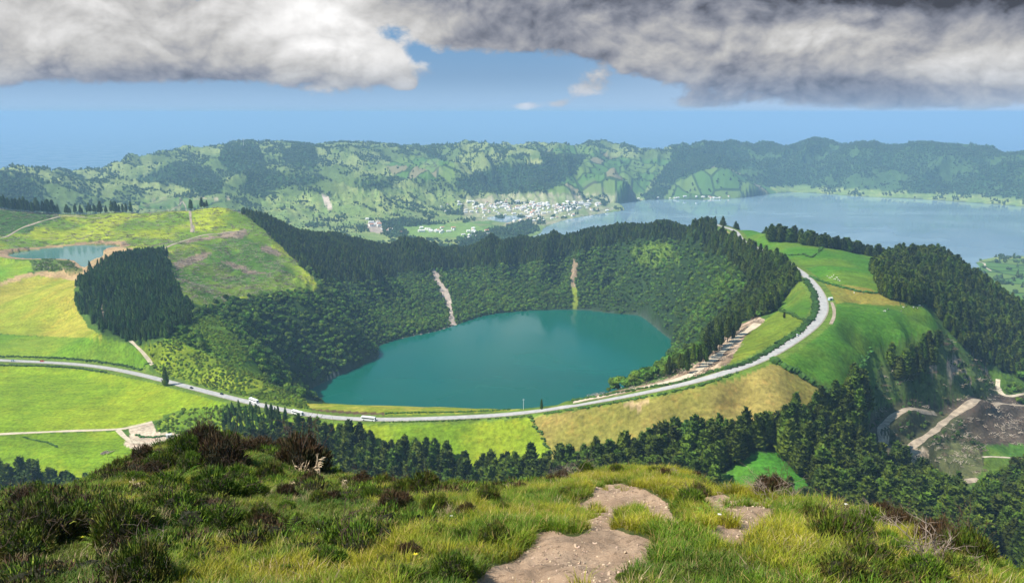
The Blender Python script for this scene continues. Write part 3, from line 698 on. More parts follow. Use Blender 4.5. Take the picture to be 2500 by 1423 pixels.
# knoll
m = inside([(190, 700), (215, 672), (300, 625), (340, 610), (385, 612), (405, 635), (418, 690), (470, 740), (472, 790), (420, 835), (330, 838), (255, 812), (205, 775), (185, 730)], 880, 1500, 16); paint(m, (0.04, 0.08, 0.014), 0.3); FT[m] = 2; FT[m & (n_sm < 0.27)] = 4
for poly in [[(308, 650), (316, 640), (314, 660), (306, 665)], [(245, 750), (252, 738), (255, 770), (258, 800), (252, 800)]]:
    m = inside(poly, 880, 1500, 1); paint(m, (0.30, 0.24, 0.16), 0.1); FT[m] = 0
m = inside([(390, 835), (450, 800), (500, 770), (560, 735), (530, 800), (560, 880), (480, 852)], 800, 1400, 4); paint(m, (0.10, 0.18, 0.014), 0.3); FT[m] = 3; FT[m & (n_med > 0.42)] = 4
m = inside([(470, 790), (520, 760), (556, 800), (600, 850), (640, 905), (655, 935), (610, 915), (560, 880), (500, 850)], 760, 1300, 6); paint(m, (0.10, 0.18, 0.014), 0.3); FT[m] = 4
# under water and road verges
C[(dl < 0) | (da_ < 0)] = (0.04, 0.06, 0.04); FT[(dl < 1.5) | (da_ < 3) | (dp < 2)] = 0
m = (road_d < 11) & (road_d >= 0); C[m] = np.array((0.10, 0.16, 0.022)) * (1 + 0.4 * (n_sm[m][:, None] - 0.5)); FT[road_d < 9] = 0
FT[FT < 0] = 0; FT[track_d < 1.5] = 0; MK[track_d < 2, 1] = 0
FT[H < 20] = 0

# ------------------------------------------------------------------ materials
def new_mat(name):
    m = bpy.data.materials.new(name); m.use_nodes = True
    m.node_tree.nodes.clear()
    t = NT(m.node_tree)
    out = t.n('ShaderNodeOutputMaterial')
    b = t.n('ShaderNodeBsdfPrincipled')
    m.node_tree.links.new(b.outputs[0], out.inputs[0])
    return m, t, b, out
def simple_mat(name, col, rough=0.8, var=0.0, scale=1.0, spec=0.3, obj_random=0.0):
    m, t, b, out = new_mat(name)
    b.inputs['Roughness'].default_value = rough
    b.inputs['Specular IOR Level'].default_value = spec
    c = (*col, 1)
    if var or obj_random:
        cs = c
        if var:
            tc = t.n('ShaderNodeTexCoord')
            nz = t.noise(tc.outputs['Object'], scale, 5)
            f = t.mapr(nz, 0.3, 0.7, 1 - var, 1 + var, False)
            mul = t.n('ShaderNodeVectorMath', operation='SCALE', inp={0: c[:3], 3: f}); cs = mul.outputs[0]
        if obj_random:
            oi = t.n('ShaderNodeObjectInfo')
            f = t.mapr(oi.outputs['Random'], 0, 1, 1 - obj_random, 1 + obj_random, False)
            hs = t.n('ShaderNodeHueSaturation')
            t.set(hs, 'Color', cs); t.set(hs, 'Value', f)
            t.set(hs, 'Hue', t.mapr(t.math('FRACT', t.math('MULTIPLY', oi.outputs['Random'], 7.31)), 0, 1, 0.5 - 0.025, 0.5 + 0.02, False))
            cs = hs.outputs[0]
        t.set(b, 'Base Color', cs)
    else:
        b.inputs['Base Color'].default_value = c
    return m

def terrain_material():
    m, t, b, out = new_mat("terrain_cover")
    at = t.n('ShaderNodeAttribute', attribute_name='cover')
    mk = t.n('ShaderNodeAttribute', attribute_name='mask')
    sp = t.n('ShaderNodeSeparateColor', inp={0: mk.outputs['Color']})
    geo = t.n('ShaderNodeNewGeometry')
    P = geo.outputs['Position']
    n1 = t.noise(P, 0.35, 6, 0.62); n2 = t.noise(P, 0.045, 5, 0.6)
    f = t.math('MULTIPLY', t.mapr(n1, 0.3, 0.7, 0.62, 1.38, False), t.mapr(n2, 0.3, 0.7, 0.82, 1.18, False))
    c = t.n('ShaderNodeVectorMath', operation='SCALE', inp={0: at.outputs['Color'], 3: f}).outputs[0]
    mst = t.n('ShaderNodeMapping'); mst.inputs['Scale'].default_value = (0.018, 0.22, 0.1); mst.inputs['Rotation'].default_value = (0, 0, 0.35); t.set(mst, 'Vector', P)
    c = t.n('ShaderNodeVectorMath', operation='SCALE', inp={0: c, 3: t.mapr(t.noise(mst.outputs[0], 1.0, 5, 0.65, 0.6), 0.35, 0.65, 0.84, 1.16, False)}).outputs[0]
    # small yellow / brown variation of pasture
    c = t.mix(t.mapr(t.noise(P, 0.11, 6, 0.7), 0.50, 0.70, 0.0, 0.42), c, t.mix(1.0, c, (1.7, 1.15, 1.3, 1), 'MULTIPLY'))
    # parcels bounded by hedges
    mp = t.n('ShaderNodeMapping'); mp.inputs['Scale'].default_value = (1, 0.62, 1); mp.inputs['Rotation'].default_value = (0, 0, 0.5)
    fl = t.n('ShaderNodeVectorMath', operation='MULTIPLY', inp={0: P, 1: (1, 1, 0)})
    t.set(mp, 'Vector', fl.outputs[0])
    v1 = t.n('ShaderNodeTexVoronoi', voronoi_dimensions='2D', feature='DISTANCE_TO_EDGE'); v1.inputs['Scale'].default_value = 1 / 105.0
    v2 = t.n('ShaderNodeTexVoronoi', voronoi_dimensions='2D', feature='F1'); v2.inputs['Scale'].default_value = 1 / 105.0
    t.set(v1, 'Vector', mp); t.set(v2, 'Vector', mp)
    sc = t.n('ShaderNodeSeparateColor', inp={0: v2.outputs['Color']})
    pc = t.mix(t.mapr(sc.outputs[0], 0.55, 0.6), (0.075, 0.16, 0.03, 1), (0.125, 0.19, 0.04, 1))
    pc = t.mix(t.mapr(sc.outputs[1], 0.80, 0.84), pc, (0.20, 0.17, 0.10, 1))
    pc = t.mix(t.mapr(v1.outputs[0], 0.035, 0.075), (0.02, 0.045, 0.012, 1), pc)
    c = t.mix(t.math('MULTIPLY', sp.outputs[0], 0.85), c, pc)
    # felled ground: pale sticks and brown brash
    ms = t.n('ShaderNodeMapping'); ms.inputs['Scale'].default_value = (0.26, 0.09, 0.15); ms.inputs['Rotation'].default_value = (0, 0, 0.7); t.set(ms, 'Vector', P)
    st = t.noise(ms.outputs[0], 0.8, 6, 0.75, 1.2)
    c = t.mix(t.math('MULTIPLY', t.mapr(st, 0.60, 0.70), t.math('MULTIPLY', sp.outputs[1], 0.75)), c, (0.34, 0.29, 0.22, 1))
    c = t.mix(t.math('MULTIPLY', t.mapr(st, 0.42, 0.34), t.math('MULTIPLY', sp.outputs[1], 0.6)), c, (0.035, 0.035, 0.018, 1))
    t.set(b, 'Base Color', c)
    b.inputs['Roughness'].default_value = 0.95
    b.inputs['Specular IOR Level'].default_value = 0.1
    cdn = t.n('ShaderNodeBump'); cdn.inputs['Strength'].default_value = 0.6; cdn.inputs['Distance'].default_value = 1.2
    t.set(cdn, 'Height', t.noise(P, 0.25, 6, 0.65)); t.set(b, 'Normal', cdn)
    return m

def mesh_np(name, V, F, mat=None, smooth=True, mats=None, fmat=None):
    V = np.asarray(V, np.float32); F = np.asarray(F, np.int32); k = F.shape[1]
    me = bpy.data.meshes.new(name)
    me.vertices.add(len(V)); me.vertices.foreach_set('co', V.ravel())
    me.loops.add(F.size); me.loops.foreach_set('vertex_index', F.ravel())
    me.polygons.add(len(F)); me.polygons.foreach_set('loop_start', np.arange(0, F.size, k, dtype=np.int32))
    me.polygons.foreach_set('use_smooth', np.full(len(F), smooth))
    for m in (mats or ([mat] if mat else [])): me.materials.append(m)
    if fmat is not None: me.polygons.foreach_set('material_index', np.asarray(fmat, np.int32))
    me.update(calc_edges=True)
    return me
def link(name, me, parent=None, loc=None, **props):
    o = bpy.data.objects.new(name, me); COL.objects.link(o)
    if parent is not None: o.parent = parent
    if loc is not None: o.location = loc
    for k, v in props.items(): o[k] = v
    return o
def add_col(me, name, arr):
    a = me.color_attributes.new(name, 'FLOAT_COLOR', 'POINT')
    d = np.ones((len(me.vertices), 4), np.float32); d[:, :arr.shape[1]] = arr
    a.data.foreach_set('color', d.ravel())
def grid_faces(na, nv):
    i = np.arange((na - 1) * (nv - 1)); a = i // (nv - 1); b = i % (nv - 1)
    q = a * nv + b
    return np.stack([q, q + 1, q + nv + 1, q + nv], 1)

M_TERR = terrain_material()
F = grid_faces(NA, NR)
me = mesh_np("terrain", np.stack([GX, GY, H], 2).reshape(-1, 3), F[:, ::-1], M_TERR)
add_col(me, 'cover', np.clip(C, 0, 1).reshape(-1, 3)); add_col(me, 'mask', MK.reshape(-1, 3))
link("terrain", me, kind='structure')

# water --------------------------------------------------------
def water_mat(name, col, rough, bump, scale, spec=0.5, big=0.004):
    m, t, b, out = new_mat(name)
    geo = t.n('ShaderNodeNewGeometry'); P = geo.outputs['Position']
    n = t.noise(P, 0.004, 4, 0.55)
    mp = t.n('ShaderNodeMapping'); mp.inputs['Scale'].default_value = (1.0, 2.6, 1.0); t.set(mp, 'Vector', P)
    n = t.noise(mp.outputs[0], big * 0.32, 4, 0.55, 0.8)
    t.set(b, 'Base Color', t.mix(t.mapr(n, 0.40, 0.66), (*[c * 0.85 for c in col], 1), (*[c * 1.0 + 0.05 * (big < 0.0035) for c in col], 1)))
    b.inputs['IOR'].default_value = 1.333
    b.inputs['Specular IOR Level'].default_value = spec
    wv = t.noise(P, scale, 3, 0.6)
    t.set(b, 'Roughness', t.mapr(t.noise(P, 0.0035, 3, 0.5), 0.4, 0.65, rough, rough * 2.2))
    bp = t.n('ShaderNodeBump'); bp.inputs['Strength'].default_value = bump; bp.inputs['Distance'].default_value = 0.4
    t.set(bp, 'Height', wv); t.set(b, 'Normal', bp)
    return m
def flat_poly(name, poly, z, mat, grow=8):
    P = np.array(poly); c = P.mean(0)
    # fan grid from the centre so the surface is well tessellated
    rings = 8; V = [(c[0], c[1], z)]; Fc = []
    n = len(P)
    for k in range(1, rings + 1):
        q = c + (P - c) * (k / rings) * (1 + (grow / np.hypot(*(P - c).T)[:, None] if k == rings else 0))
        V += [(x, y, z) for x, y in q]
    bm_f = []
    for i in range(n): bm_f.append((0, 1 + i, 1 + (i + 1) % n))
    for k in range(1, rings):
        a = 1 + (k - 1) * n; b2 = 1 + k * n
        for i in range(n):
            j = (i + 1) % n
            bm_f.append((a + i, b2 + i, b2 + j)); bm_f.append((a + i, b2 + j, a + j))
    me = mesh_np(name, V, bm_f, mat)
    return link(name, me, kind='structure')
M_SANT = water_mat("green_lake_water", (0.0005, 0.095, 0.066), 0.13, 0.03, 0.35, spec=0.26)
M_AZUL = water_mat("blue_lake_water", (0.20, 0.31, 0.37), 0.06, 0.004, 0.12, big=0.003)
M_POND = water_mat("pond_water", (0.10, 0.24, 0.20), 0.08, 0.03, 0.4)
flat_poly("crater_lake", lake_poly, SANT, M_SANT)
flat_poly("pond", pond_poly, POND, M_POND, 3)
bx = np.array(azul_poly)
x0, y0 = bx.min(0) - 30; x1, y1 = bx.max(0) + 30
gx, gy = np.meshgrid(np.linspace(x0, x1, 40), np.linspace(y0, y1, 40), indexing='ij')
me = mesh_np("big_lake", np.stack([gx, gy, np.full_like(gx, AZUL)], 2).reshape(-1, 3), grid_faces(40, 40)[:, ::-1], M_AZUL)
link("big_lake", me, kind='structure')
# the ocean round the island
M_SEA = water_mat("ocean_water", (0.07, 0.15, 0.24), 0.30, 0.02, 0.02)
rs = np.array([0, 3000, 6000, 12000, 25000, 50000, 90000.0]); an = np.linspace(0, 2 * math.pi, 97)[:-1]
V = [(r * math.sin(a), r * math.cos(a), 0) for r in rs[1:] for a in an]; Fq = []
for k in range(len(rs) - 2):
    for i in range(96):
        j = (i + 1) % 96
        Fq.append((k * 96 + i, k * 96 + j, (k + 1) * 96 + j, (k + 1) * 96 + i))
link("sea", mesh_np("sea", V, np.array(Fq)[:, ::-1], M_SEA), kind='structure')
# ------------------------------------------------------------------ plants: meshes shared by their copies
class MB:
    """collects polygons (tris and quads) into one mesh"""
    def __init__(s): s.v = []; s.f = []; s.m = []; s.n = 0
    def add(s, V, Fs, mi=0):
        V = np.asarray(V, float).reshape(-1, 3)
        s.v.append(V); s.f += [tuple(i + s.n for i in f) for f in Fs]; s.m += [mi] * len(Fs); s.n += len(V)
    def tube(s, pts, rad, sides=6, mi=0, cap=True):
        pts = [Vector(p) for p in pts]; n = len(pts); V = []
        if not hasattr(rad, '__len__'): rad = [rad] * n
        for i, p in enumerate(pts):
            d = (pts[min(i + 1, n - 1)] - pts[max(i - 1, 0)]).normalized()
            a = d.orthogonal().normalized(); b = d.cross(a)
            for k in range(sides):
                t = 2 * math.pi * k / sides
                V.append(p + (a * math.cos(t) + b * math.sin(t)) * rad[i])
        Fs = [(i * sides + k, i * sides + (k + 1) % sides, (i + 1) * sides + (k + 1) % sides, (i + 1) * sides + k) for i in range(n - 1) for k in range(sides)]
        if cap: Fs += [tuple(range(sides))[::-1], tuple((n - 1) * sides + k for k in range(sides))]
        s.add([tuple(q) for q in V], Fs, mi)
    def box(s, c, d, mi=0, rz=0.0, taper=(1, 1)):
        cx, cy_, cz = c; dx, dy, dz = d[0] / 2, d[1] / 2, d[2] / 2
        V = []
        for z, tx, ty in ((-dz, 1, 1), (dz, *taper)):
            for x, y in ((-dx, -dy), (dx, -dy), (dx, dy), (-dx, dy)):
                x *= tx; y *= ty
                V.append((cx + x * math.cos(rz) - y * math.sin(rz), cy_ + x * math.sin(rz) + y * math.cos(rz), cz + z))
        s.add(V, [(0, 3, 2, 1), (4, 5, 6, 7), (0, 1, 5, 4), (1, 2, 6, 5), (2, 3, 7, 6), (3, 0, 4, 7)], mi)
    def tris(s, c, size, k, r, up=0.3, mi=0, aspect=0.5):
        """k leaf clumps (small bent quads) of a size at centres c"""
        c = np.asarray(c); n = len(c)
        u = r.normal(size=(n, 3)); u[:, 2] = np.abs(u[:, 2]) * up; u /= np.linalg.norm(u, axis=1)[:, None]
        w = r.normal(size=(n, 3)); w -= (w * u).sum(1)[:, None] * u; w /= np.linalg.norm(w, axis=1)[:, None]
        sz = (size * (0.6 + 0.8 * r.random(n)))[:, None]
        V = np.stack([c - w * sz * aspect, c - u * sz * 0.6, c + w * sz * aspect, c + u * sz], 1)
        s.add(V.reshape(-1, 3), [(4 * i, 4 * i + 1, 4 * i + 2, 4 * i + 3) for i in range(n)], mi)
    def mesh(s, name, mats, smooth=False):
        me = bpy.data.meshes.new(name)
        me.from_pydata(np.concatenate(s.v).tolist(), [], s.f)
        for m in mats: me.materials.append(m)
        me.polygons.foreach_set('material_index', np.array(s.m, np.int32))
        me.polygons.foreach_set('use_smooth', np.full(len(s.f), smooth))
        me.update(); return me

def foliage_mat(name, col, rnd=0.25, scale=0.6, transl=0.12):
    m, t, b, out = new_mat(name)
    oi = t.n('ShaderNodeObjectInfo'); geo = t.n('ShaderNodeNewGeometry')
    f = t.mapr(oi.outputs['Random'], 0, 1, 1 - rnd, 1 + rnd, False)
    g = t.mapr(geo.outputs['Random Per Island'], 0, 1, 0.7, 1.35, False)
    nz = t.mapr(t.noise(geo.outputs['Position'], 0.02, 3, 0.6), 0.35, 0.65, 0.8, 1.2, False)
    hs = t.n('ShaderNodeHueSaturation', inp={'Color': (*col, 1)})
    t.set(hs, 'Value', t.math('MULTIPLY', t.math('MULTIPLY', f, g), nz))
    t.set(hs, 'Hue', t.mapr(t.math('FRACT', t.math('MULTIPLY', oi.outputs['Random'], 9.17)), 0, 1, 0.47, 0.515, False))
    t.set(b, 'Base Color', hs.outputs[0])
    b.inputs['Roughness'].default_value = 0.75
    b.inputs['Specular IOR Level'].default_value = 0.2
    if transl:
        tr = t.n('ShaderNodeBsdfTranslucent'); t.set(tr, 'Color', hs.outputs[0])
        mx = t.n('ShaderNodeMixShader', inp={0: transl}); t.t.links.new(b.outputs[0], mx.inputs[1]); t.t.links.new(tr.outputs[0], mx.inputs[2])
        t.t.links.new(mx.outputs[0], out.inputs[0])
    return m
M_CON = foliage_mat("conifer_needles", (0.054, 0.092, 0.006), 0.5)
M_CON2 = foliage_mat("young_conifer_needles", (0.045, 0.100, 0.014), 0.4)
M_BRD = foliage_mat("broadleaf_foliage", (0.070, 0.142, 0.014), 0.5)
M_BUSH = foliage_mat("bush_foliage", (0.105, 0.175, 0.012), 0.4)
M_HEDGE = foliage_mat("hedge_foliage", (0.035, 0.095, 0.014), 0.3)
M_FAR = foliage_mat("far_tree_foliage", (0.040, 0.080, 0.024), 0.3, transl=0)
M_BARK = simple_mat("bark", (0.075, 0.055, 0.04), 0.9, 0.3, 2.0)
M_PALEBARK = simple_mat("pale_bark", (0.20, 0.16, 0.12), 0.9, 0.3, 2.0)

def conifer_crown(seed, h=20.0, rad=4.0, base=1.5, leaves=420, tipsharp=0.75):
    """conical crown with ragged tiers, standing on z = 0"""
    r = np.random.default_rng(seed); mb = MB()
    nz, na = 15, 11
    V = []
    ph = r.random(4) * 6.28
    prof = lambda f: rad * (np.sin(np.clip(f, 0, 1) * 2.6 + 0.55) ** 0.55 if False else ((1 - f) ** tipsharp) * (0.55 + 0.45 * min(1, f * 5 + 0.25)))
    for i in range(nz):
        f = i / (nz - 1)
        for k in range(na):
            a = 2 * math.pi * k / na + 0.3 * i
            rr = prof(f) * (0.80 + 0.18 * math.sin(3 * a + ph[0] + 5 * f) + 0.22 * (r.random() - 0.5) + 0.10 * ((i % 2) * 2 - 1))
            V.append((rr * math.cos(a), rr * math.sin(a), base + f * (h - base) + r.normal() * 0.25))
    Fs = [(i * na + k, i * na + (k + 1) % na, (i + 1) * na + (k + 1) % na, (i + 1) * na + k) for i in range(nz - 1) for k in range(na)]
    mb.add(V, Fs)
    n = leaves
    f = r.random(n) ** 1.25; a = r.random(n) * 6.283
    pr = np.array([prof(x) for x in f]) * (0.82 + 0.30 * r.random(n) + 0.14 * np.sin(3 * a + ph[0] + 5 * f))
    c = np.stack([pr * np.cos(a), pr * np.sin(a), base + f * (h - base)], 1)
    # sprays point outward and up
    o = np.stack([np.cos(a), np.sin(a), 0.55 + 0.5 * r.random(n)], 1) + r.normal(size=(n, 3)) * 0.35
    o /= np.linalg.norm(o, axis=1)[:, None]
    w = np.stack([-np.sin(a), np.cos(a), r.normal(size=n) * 0.5], 1)
    sz = (rad * 0.30 * (0.5 + 0.8 * r.random(n)))[:, None]
    Q = np.stack([c - w * sz * 0.5, c - o * sz * 0.4 - np.array([0, 0, 1]) * sz * 0.35, c + w * sz * 0.5, c + o * sz], 1)
    mb.add(Q.reshape(-1, 3), [(4 * i, 4 * i + 1, 4 * i + 2, 4 * i + 3) for i in range(n)])
    return mb
def trunk_mb(h, r0, seed=0):
    mb = MB(); r = np.random.default_rng(seed)
    mb.tube([(0, 0, -1.2), (r.normal() * .1, r.normal() * .1, h * 0.35), (r.normal() * .15, r.normal() * .15, h * 0.85)], [r0, r0 * 0.7, r0 * 0.15], 6)
    return mb
def ico(n=1):
    import bmesh
    b = bmesh.new(); bmesh.ops.create_icosphere(b, subdivisions=n, radius=1.0)
    V = np.array([v.co[:] for v in b.verts]); Fs = [tuple(v.index for v in f.verts) for f in b.faces]; b.free(); return V, Fs
ICO1, ICO2 = ico(1), ico(2)
def broad_crown(seed, h=9.0, rad=4.6, leaves=230, low=0.25, lumps=6):
    r = np.random.default_rng(seed); mb = MB()
    cs = []
    for k in range(lumps):
        a = r.random() * 6.283; q = rad * 0.48 * math.sqrt(r.random()) * (k > 0)
        cr = rad * (0.62 if k == 0 else 0.36 + 0.2 * r.random())
        c = np.array([q * math.cos(a), q * math.sin(a), h - cr * 0.9 - q * 0.35 * r.random() - (0 if k else 0.1)])
        V, Fs = ICO2 if k == 0 else ICO1
        V = V * cr * (1 + 0.16 * r.normal(size=(len(V), 1))) * np.array([1, 1, 0.85]) + c
        mb.add(V, Fs); cs.append((c, cr))
    n = leaves
    k = r.integers(0, lumps, n); d = r.normal(size=(n, 3)); d[:, 2] = d[:, 2] * 0.8 + 0.35; d /= np.linalg.norm(d, axis=1)[:, None]
    c = np.array([cs[i][0] for i in k]) + d * np.array([cs[i][1] for i in k])[:, None] * (0.95 + 0.2 * r.random((n, 1)))
    mb.tris(c, rad * 0.17, n, r, 1.0, 0, 0.6)
    return mb
def bush_mb(seed, h=1.8, rad=1.7, leaves=130):
    return broad_crown(seed, h, rad, leaves, lumps=4)

def variants(name, mbs, mats):
    c = bpy.data.collections.new(name)
    for i, mb in enumerate(mbs):
        o = bpy.data.objects.new(name, mb.mesh(name, mats)); c.objects.link(o)
    return c
def with_trunk(mb, h, r0, seed):
    t = trunk_mb(h, r0, seed)
    mb.add(np.concatenate(t.v), t.f, 1); return mb

_gn = None
def instance_modifier(obj, coll):
    global _gn
    ng = bpy.data.node_groups.new("scatter", 'GeometryNodeTree')
    ng.interface.new_socket("Geometry", in_out='INPUT', socket_type='NodeSocketGeometry')
    ng.interface.new_socket("Geometry", in_out='OUTPUT', socket_type='NodeSocketGeometry')
    N = ng.nodes; L = ng.links
    gi = N.new('NodeGroupInput'); go = N.new('NodeGroupOutput')
    ip = N.new('GeometryNodeInstanceOnPoints'); ci = N.new('GeometryNodeCollectionInfo')
    ci.inputs['Collection'].default_value = coll
    ci.inputs['Separate Children'].default_value = True; ci.inputs['Reset Children'].default_value = True
    def attr(n, typ):
        a = N.new('GeometryNodeInputNamedAttribute'); a.data_type = typ; a.inputs['Name'].default_value = n
        return a.outputs['Attribute']
    ip.inputs['Pick Instance'].default_value = True
    L.new(gi.outputs[0], ip.inputs['Points']); L.new(ci.outputs[0], ip.inputs['Instance'])
    L.new(attr('idx', 'INT'), ip.inputs['Instance Index'])
    L.new(attr('rot', 'FLOAT_VECTOR'), ip.inputs['Rotation']); L.new(attr('scl', 'FLOAT_VECTOR'), ip.inputs['Scale'])
    L.new(ip.outputs[0], go.inputs[0])
    md = obj.modifiers.new("scatter", 'NODES'); md.node_group = ng
def scatter(name, P, rot, scl, idx, coll, **props):
    me = bpy.data.meshes.new(name); n = len(P)
    me.vertices.add(n); me.vertices.foreach_set('co', np.asarray(P, np.float32).ravel())
    for nm, typ, d, key in (('idx', 'INT', idx, 'value'), ('rot', 'FLOAT_VECTOR', rot, 'vector'), ('scl', 'FLOAT_VECTOR', scl, 'vector')):
        a = me.attributes.new(nm, typ, 'POINT'); a.data.foreach_set(key, np.asarray(d, np.int32 if typ == 'INT' else np.float32).ravel())
    o = link(name, me, kind='stuff', **props)
    instance_modifier(o, coll); return o

CON_H = 20.0
con_mbs = [conifer_crown(100 + i, CON_H, 4.7 + 0.4 * (i % 3), 1.2 + 0.5 * (i % 2), 420, (0.42, 0.52, 0.66)[i % 3]) for i in range(7)]
V_CON = variants("conifer_source", [with_trunk(conifer_crown(100 + i, CON_H, 4.7 + 0.4 * (i % 3), 1.2 + 0.5 * (i % 2), 300, (0.42, 0.52, 0.66)[i % 3]), CON_H, 0.3, i) for i in range(7)], [M_CON, M_BARK])
V_YCON = variants("young_conifer_source", [conifer_crown(140 + i, 10.0, 2.6, 0.3, 150, 0.8) for i in range(5)], [M_CON2])
V_BRD = variants("broadleaf_source", [broad_crown(200 + i, 8.5 + (i % 3), 4.4 + 0.4 * (i % 2), 200) for i in range(7)], [M_BRD])
V_BUSH = variants("bush_source", [bush_mb(300 + i) for i in range(6)], [M_BUSH])
V_FAR = variants("far_tree_source", [broad_crown(400 + i, 15, 10, 60, lumps=4) for i in range(4)] + [conifer_crown(450 + i, 20, 7, 0.5, 60, 0.8) for i in range(2)], [M_FAR])

# ------------------------------------------------------------------ where trees stand
def jitter_grid(x0, x1, y0, y1, s, r):
    nx = int((x1 - x0) / s); ny = int((y1 - y0) / s)
    X, Y = np.meshgrid(np.arange(nx), np.arange(ny), indexing='ij')
    X = x0 + (X.ravel() + 0.5 + (r.random(nx * ny) - 0.5) * 0.95 + 0.5 * (Y.ravel() % 2)) * s
    Y = y0 + (Y.ravel() + 0.5 + (r.random(nx * ny) - 0.5) * 0.95) * s
    return X, Y
maxtan = np.maximum.accumulate((H - ZC) / GR, axis=1)      # skyline so far, seen from the hill top
def seen(x, y, top, slack=0.0):
    r = np.hypot(x, y)
    # the ground in front of the foot, a little nearer
    return (height(x, y) + top - ZC) / r > grid_at(maxtan, x * 0.985, y * 0.985) - slack
def place(types, s, x0, x1, y0, y1, seed, top, slack=0.03):
    r = np.random.default_rng(seed)
    X, Y = jitter_grid(x0, x1, y0, y1, s, r)
    rad = np.hypot(X, Y); a = np.abs(np.arctan2(X, Y))
    k = (a < R(39)) & (rad > 60) & (rad < 9500); X, Y = X[k], Y[k]
    ft = grid_at(FT, X, Y); k = np.isin(ft, types); X, Y = X[k], Y[k]
    k = seen(X, Y, top, slack); X, Y = X[k], Y[k]
    return X, Y, height(X, Y), r

def rots(n, r, tilt=0.04):
    return np.stack([r.normal(size=n) * tilt, r.normal(size=n) * tilt, r.random(n) * 6.283], 1)

# foreground outline: what lies below it in the view is hidden by the hill top
FG_EDGE = np.array([(-200, 1270), (0, 1235), (150, 1200), (240, 1150), (330, 1110), (440, 1070), (500, 1060), (700, 1080), (800, 1130), (900, 1170), (1000, 1180), (1200, 1195), (1300, 1170), (1380, 1150),
                    (1500, 1140), (1600, 1150), (1700, 1160), (1850, 1200), (1960, 1220), (2000, 1250), (2200, 1270), (2350, 1310), (2400, 1380), (2450, 1423), (2700, 1500)])

# 1. tall conifers
X, Y, Z, r = place([1], 5.7, -1400, 1400, 250, 2400, 11, 20)
rad = np.hypot(X, Y)
pxb, pyb = project(X, Y, Z + 14)
n = len(X)
hgt = np.where(rad < 760, 20.0, np.where(rad < 1250, 14.5, 12.0)) * (0.72 + 0.45 * r.random(n)) * (0.85 + 0.3 * fbm(X, Y, 45, 2, 99))
vis = (rad < 760) & (pxb > -20) & (pxb < 2520) & (pyb < np.interp(pxb, FG_EDGE[:, 0], FG_EDGE[:, 1])) & (pyb < 1440)
order = np.argsort(np.where(vis, rad, 1e9))
NEAR = order[:296]
rest = np.setdiff1d(np.arange(n), NEAR)
sc = (hgt / CON_H)
scatter("conifer_forest", np.stack([X, Y, Z], 1)[rest], rots(len(rest), r), np.stack([sc * 1.02, sc * 1.02, sc], 1)[rest] * (0.9 + 0.25 * r.random((len(rest), 1))), r.integers(0, 7, len(rest)), V_CON,
        label="dense dark green conifer forest along the crater rim, the right hill and the valley", category="forest")
N_CON = len(rest)
crown_meshes = [mb.mesh("conifer_crown", [M_CON]) for mb in con_mbs]
trunk_meshes = [trunk_mb(CON_H, 0.32, 60 + i).mesh("conifer_trunk", [M_BARK]) for i in range(7)]
M_PALE_CON = foliage_mat("pale_conifer_needles", (0.065, 0.125, 0.022), 0.2)
pale_crown = conifer_crown(171, CON_H, 4.2, 0.8, 420, 0.7).mesh("conifer_crown", [M_PALE_CON])
def tree(name, x, y, z, h, v, rz, label, cat, group=None, wide=1.0, crown=None, trunk=None):
    o = bpy.data.objects.new(name, None); COL.objects.link(o)
    o.location = (x, y, z); s = h / CON_H; o.scale = (s * wide, s * wide, s); o.rotation_euler = (0, 0, rz)
    o.empty_display_size = 0.5
    o['label'] = label; o['category'] = cat
    if group: o['group'] = group
    link("crown", crown or crown_meshes[v], o); link("trunk", trunk or trunk_meshes[v], o)
    return o
def con_label(px_, py_):
    if px_ < 300: return "dark conifer in the wood below the bright green pasture at the left edge", "conifers at the left edge below the pasture"
    if px_ < 900: return "dark conifer behind the heath covered brow left of centre", "conifers behind the left brow"
    if px_ < 1400: return "dark conifer in the belt below the yellow green pasture under the lake", "conifers below the central pasture"
    if px_ < 1850 and py_ < 1130: return "dark conifer in the belt along the foot of the ochre field", "conifers below the ochre field"
    if px_ < 2020 and py_ > 1110: return "dark conifer standing beside the small enclosed green meadow", "conifers round the small meadow"
    if px_ > 2370: return "dark conifer on the slope in the lower right corner past the meadow strip", "conifers in the lower right corner"
    if py_ > 1190: return "dark conifer in the dense wood just beyond the heath on the right", "conifers beyond the right heath"
    return "dark conifer in the wood between the small meadow and the felled valley", "conifers beside the felled valley"
for i in NEAR:
    lb, gr = con_label(pxb[i], pyb[i]); wd = 0.95 + 0.3 * r.random()
    lb = ("tall " if hgt[i] > 22.5 else "short " if hgt[i] < 18 else "") + ("slender " if wd < 1.03 else "broad " if wd > 1.17 else "") + lb
    tree("conifer", X[i], Y[i], Z[i], hgt[i], int(r.integers(0, 7)), r.random() * 6.28, lb, "tree", gr, wd)

# 2. young conifers on the knoll
X, Y, Z, r = place([2], 4.4, -1100, 0, 430, 1600, 12, 9)
n = len(X); sc = (0.75 + 0.5 * r.random(n)) * np.where(Y < 800, 0.7, 1.0) * (0.65 + 0.7 * fbm(X, Y, 35, 3, 97))
scatter("young_conifer_wood", np.stack([X, Y, Z], 1), rots(n, r), np.stack([sc, sc, sc * 1.05], 1), r.integers(0, 5, n), V_YCON, label="dense young conifer wood covering the knoll beside the pasture", category="forest")
N_Y = n
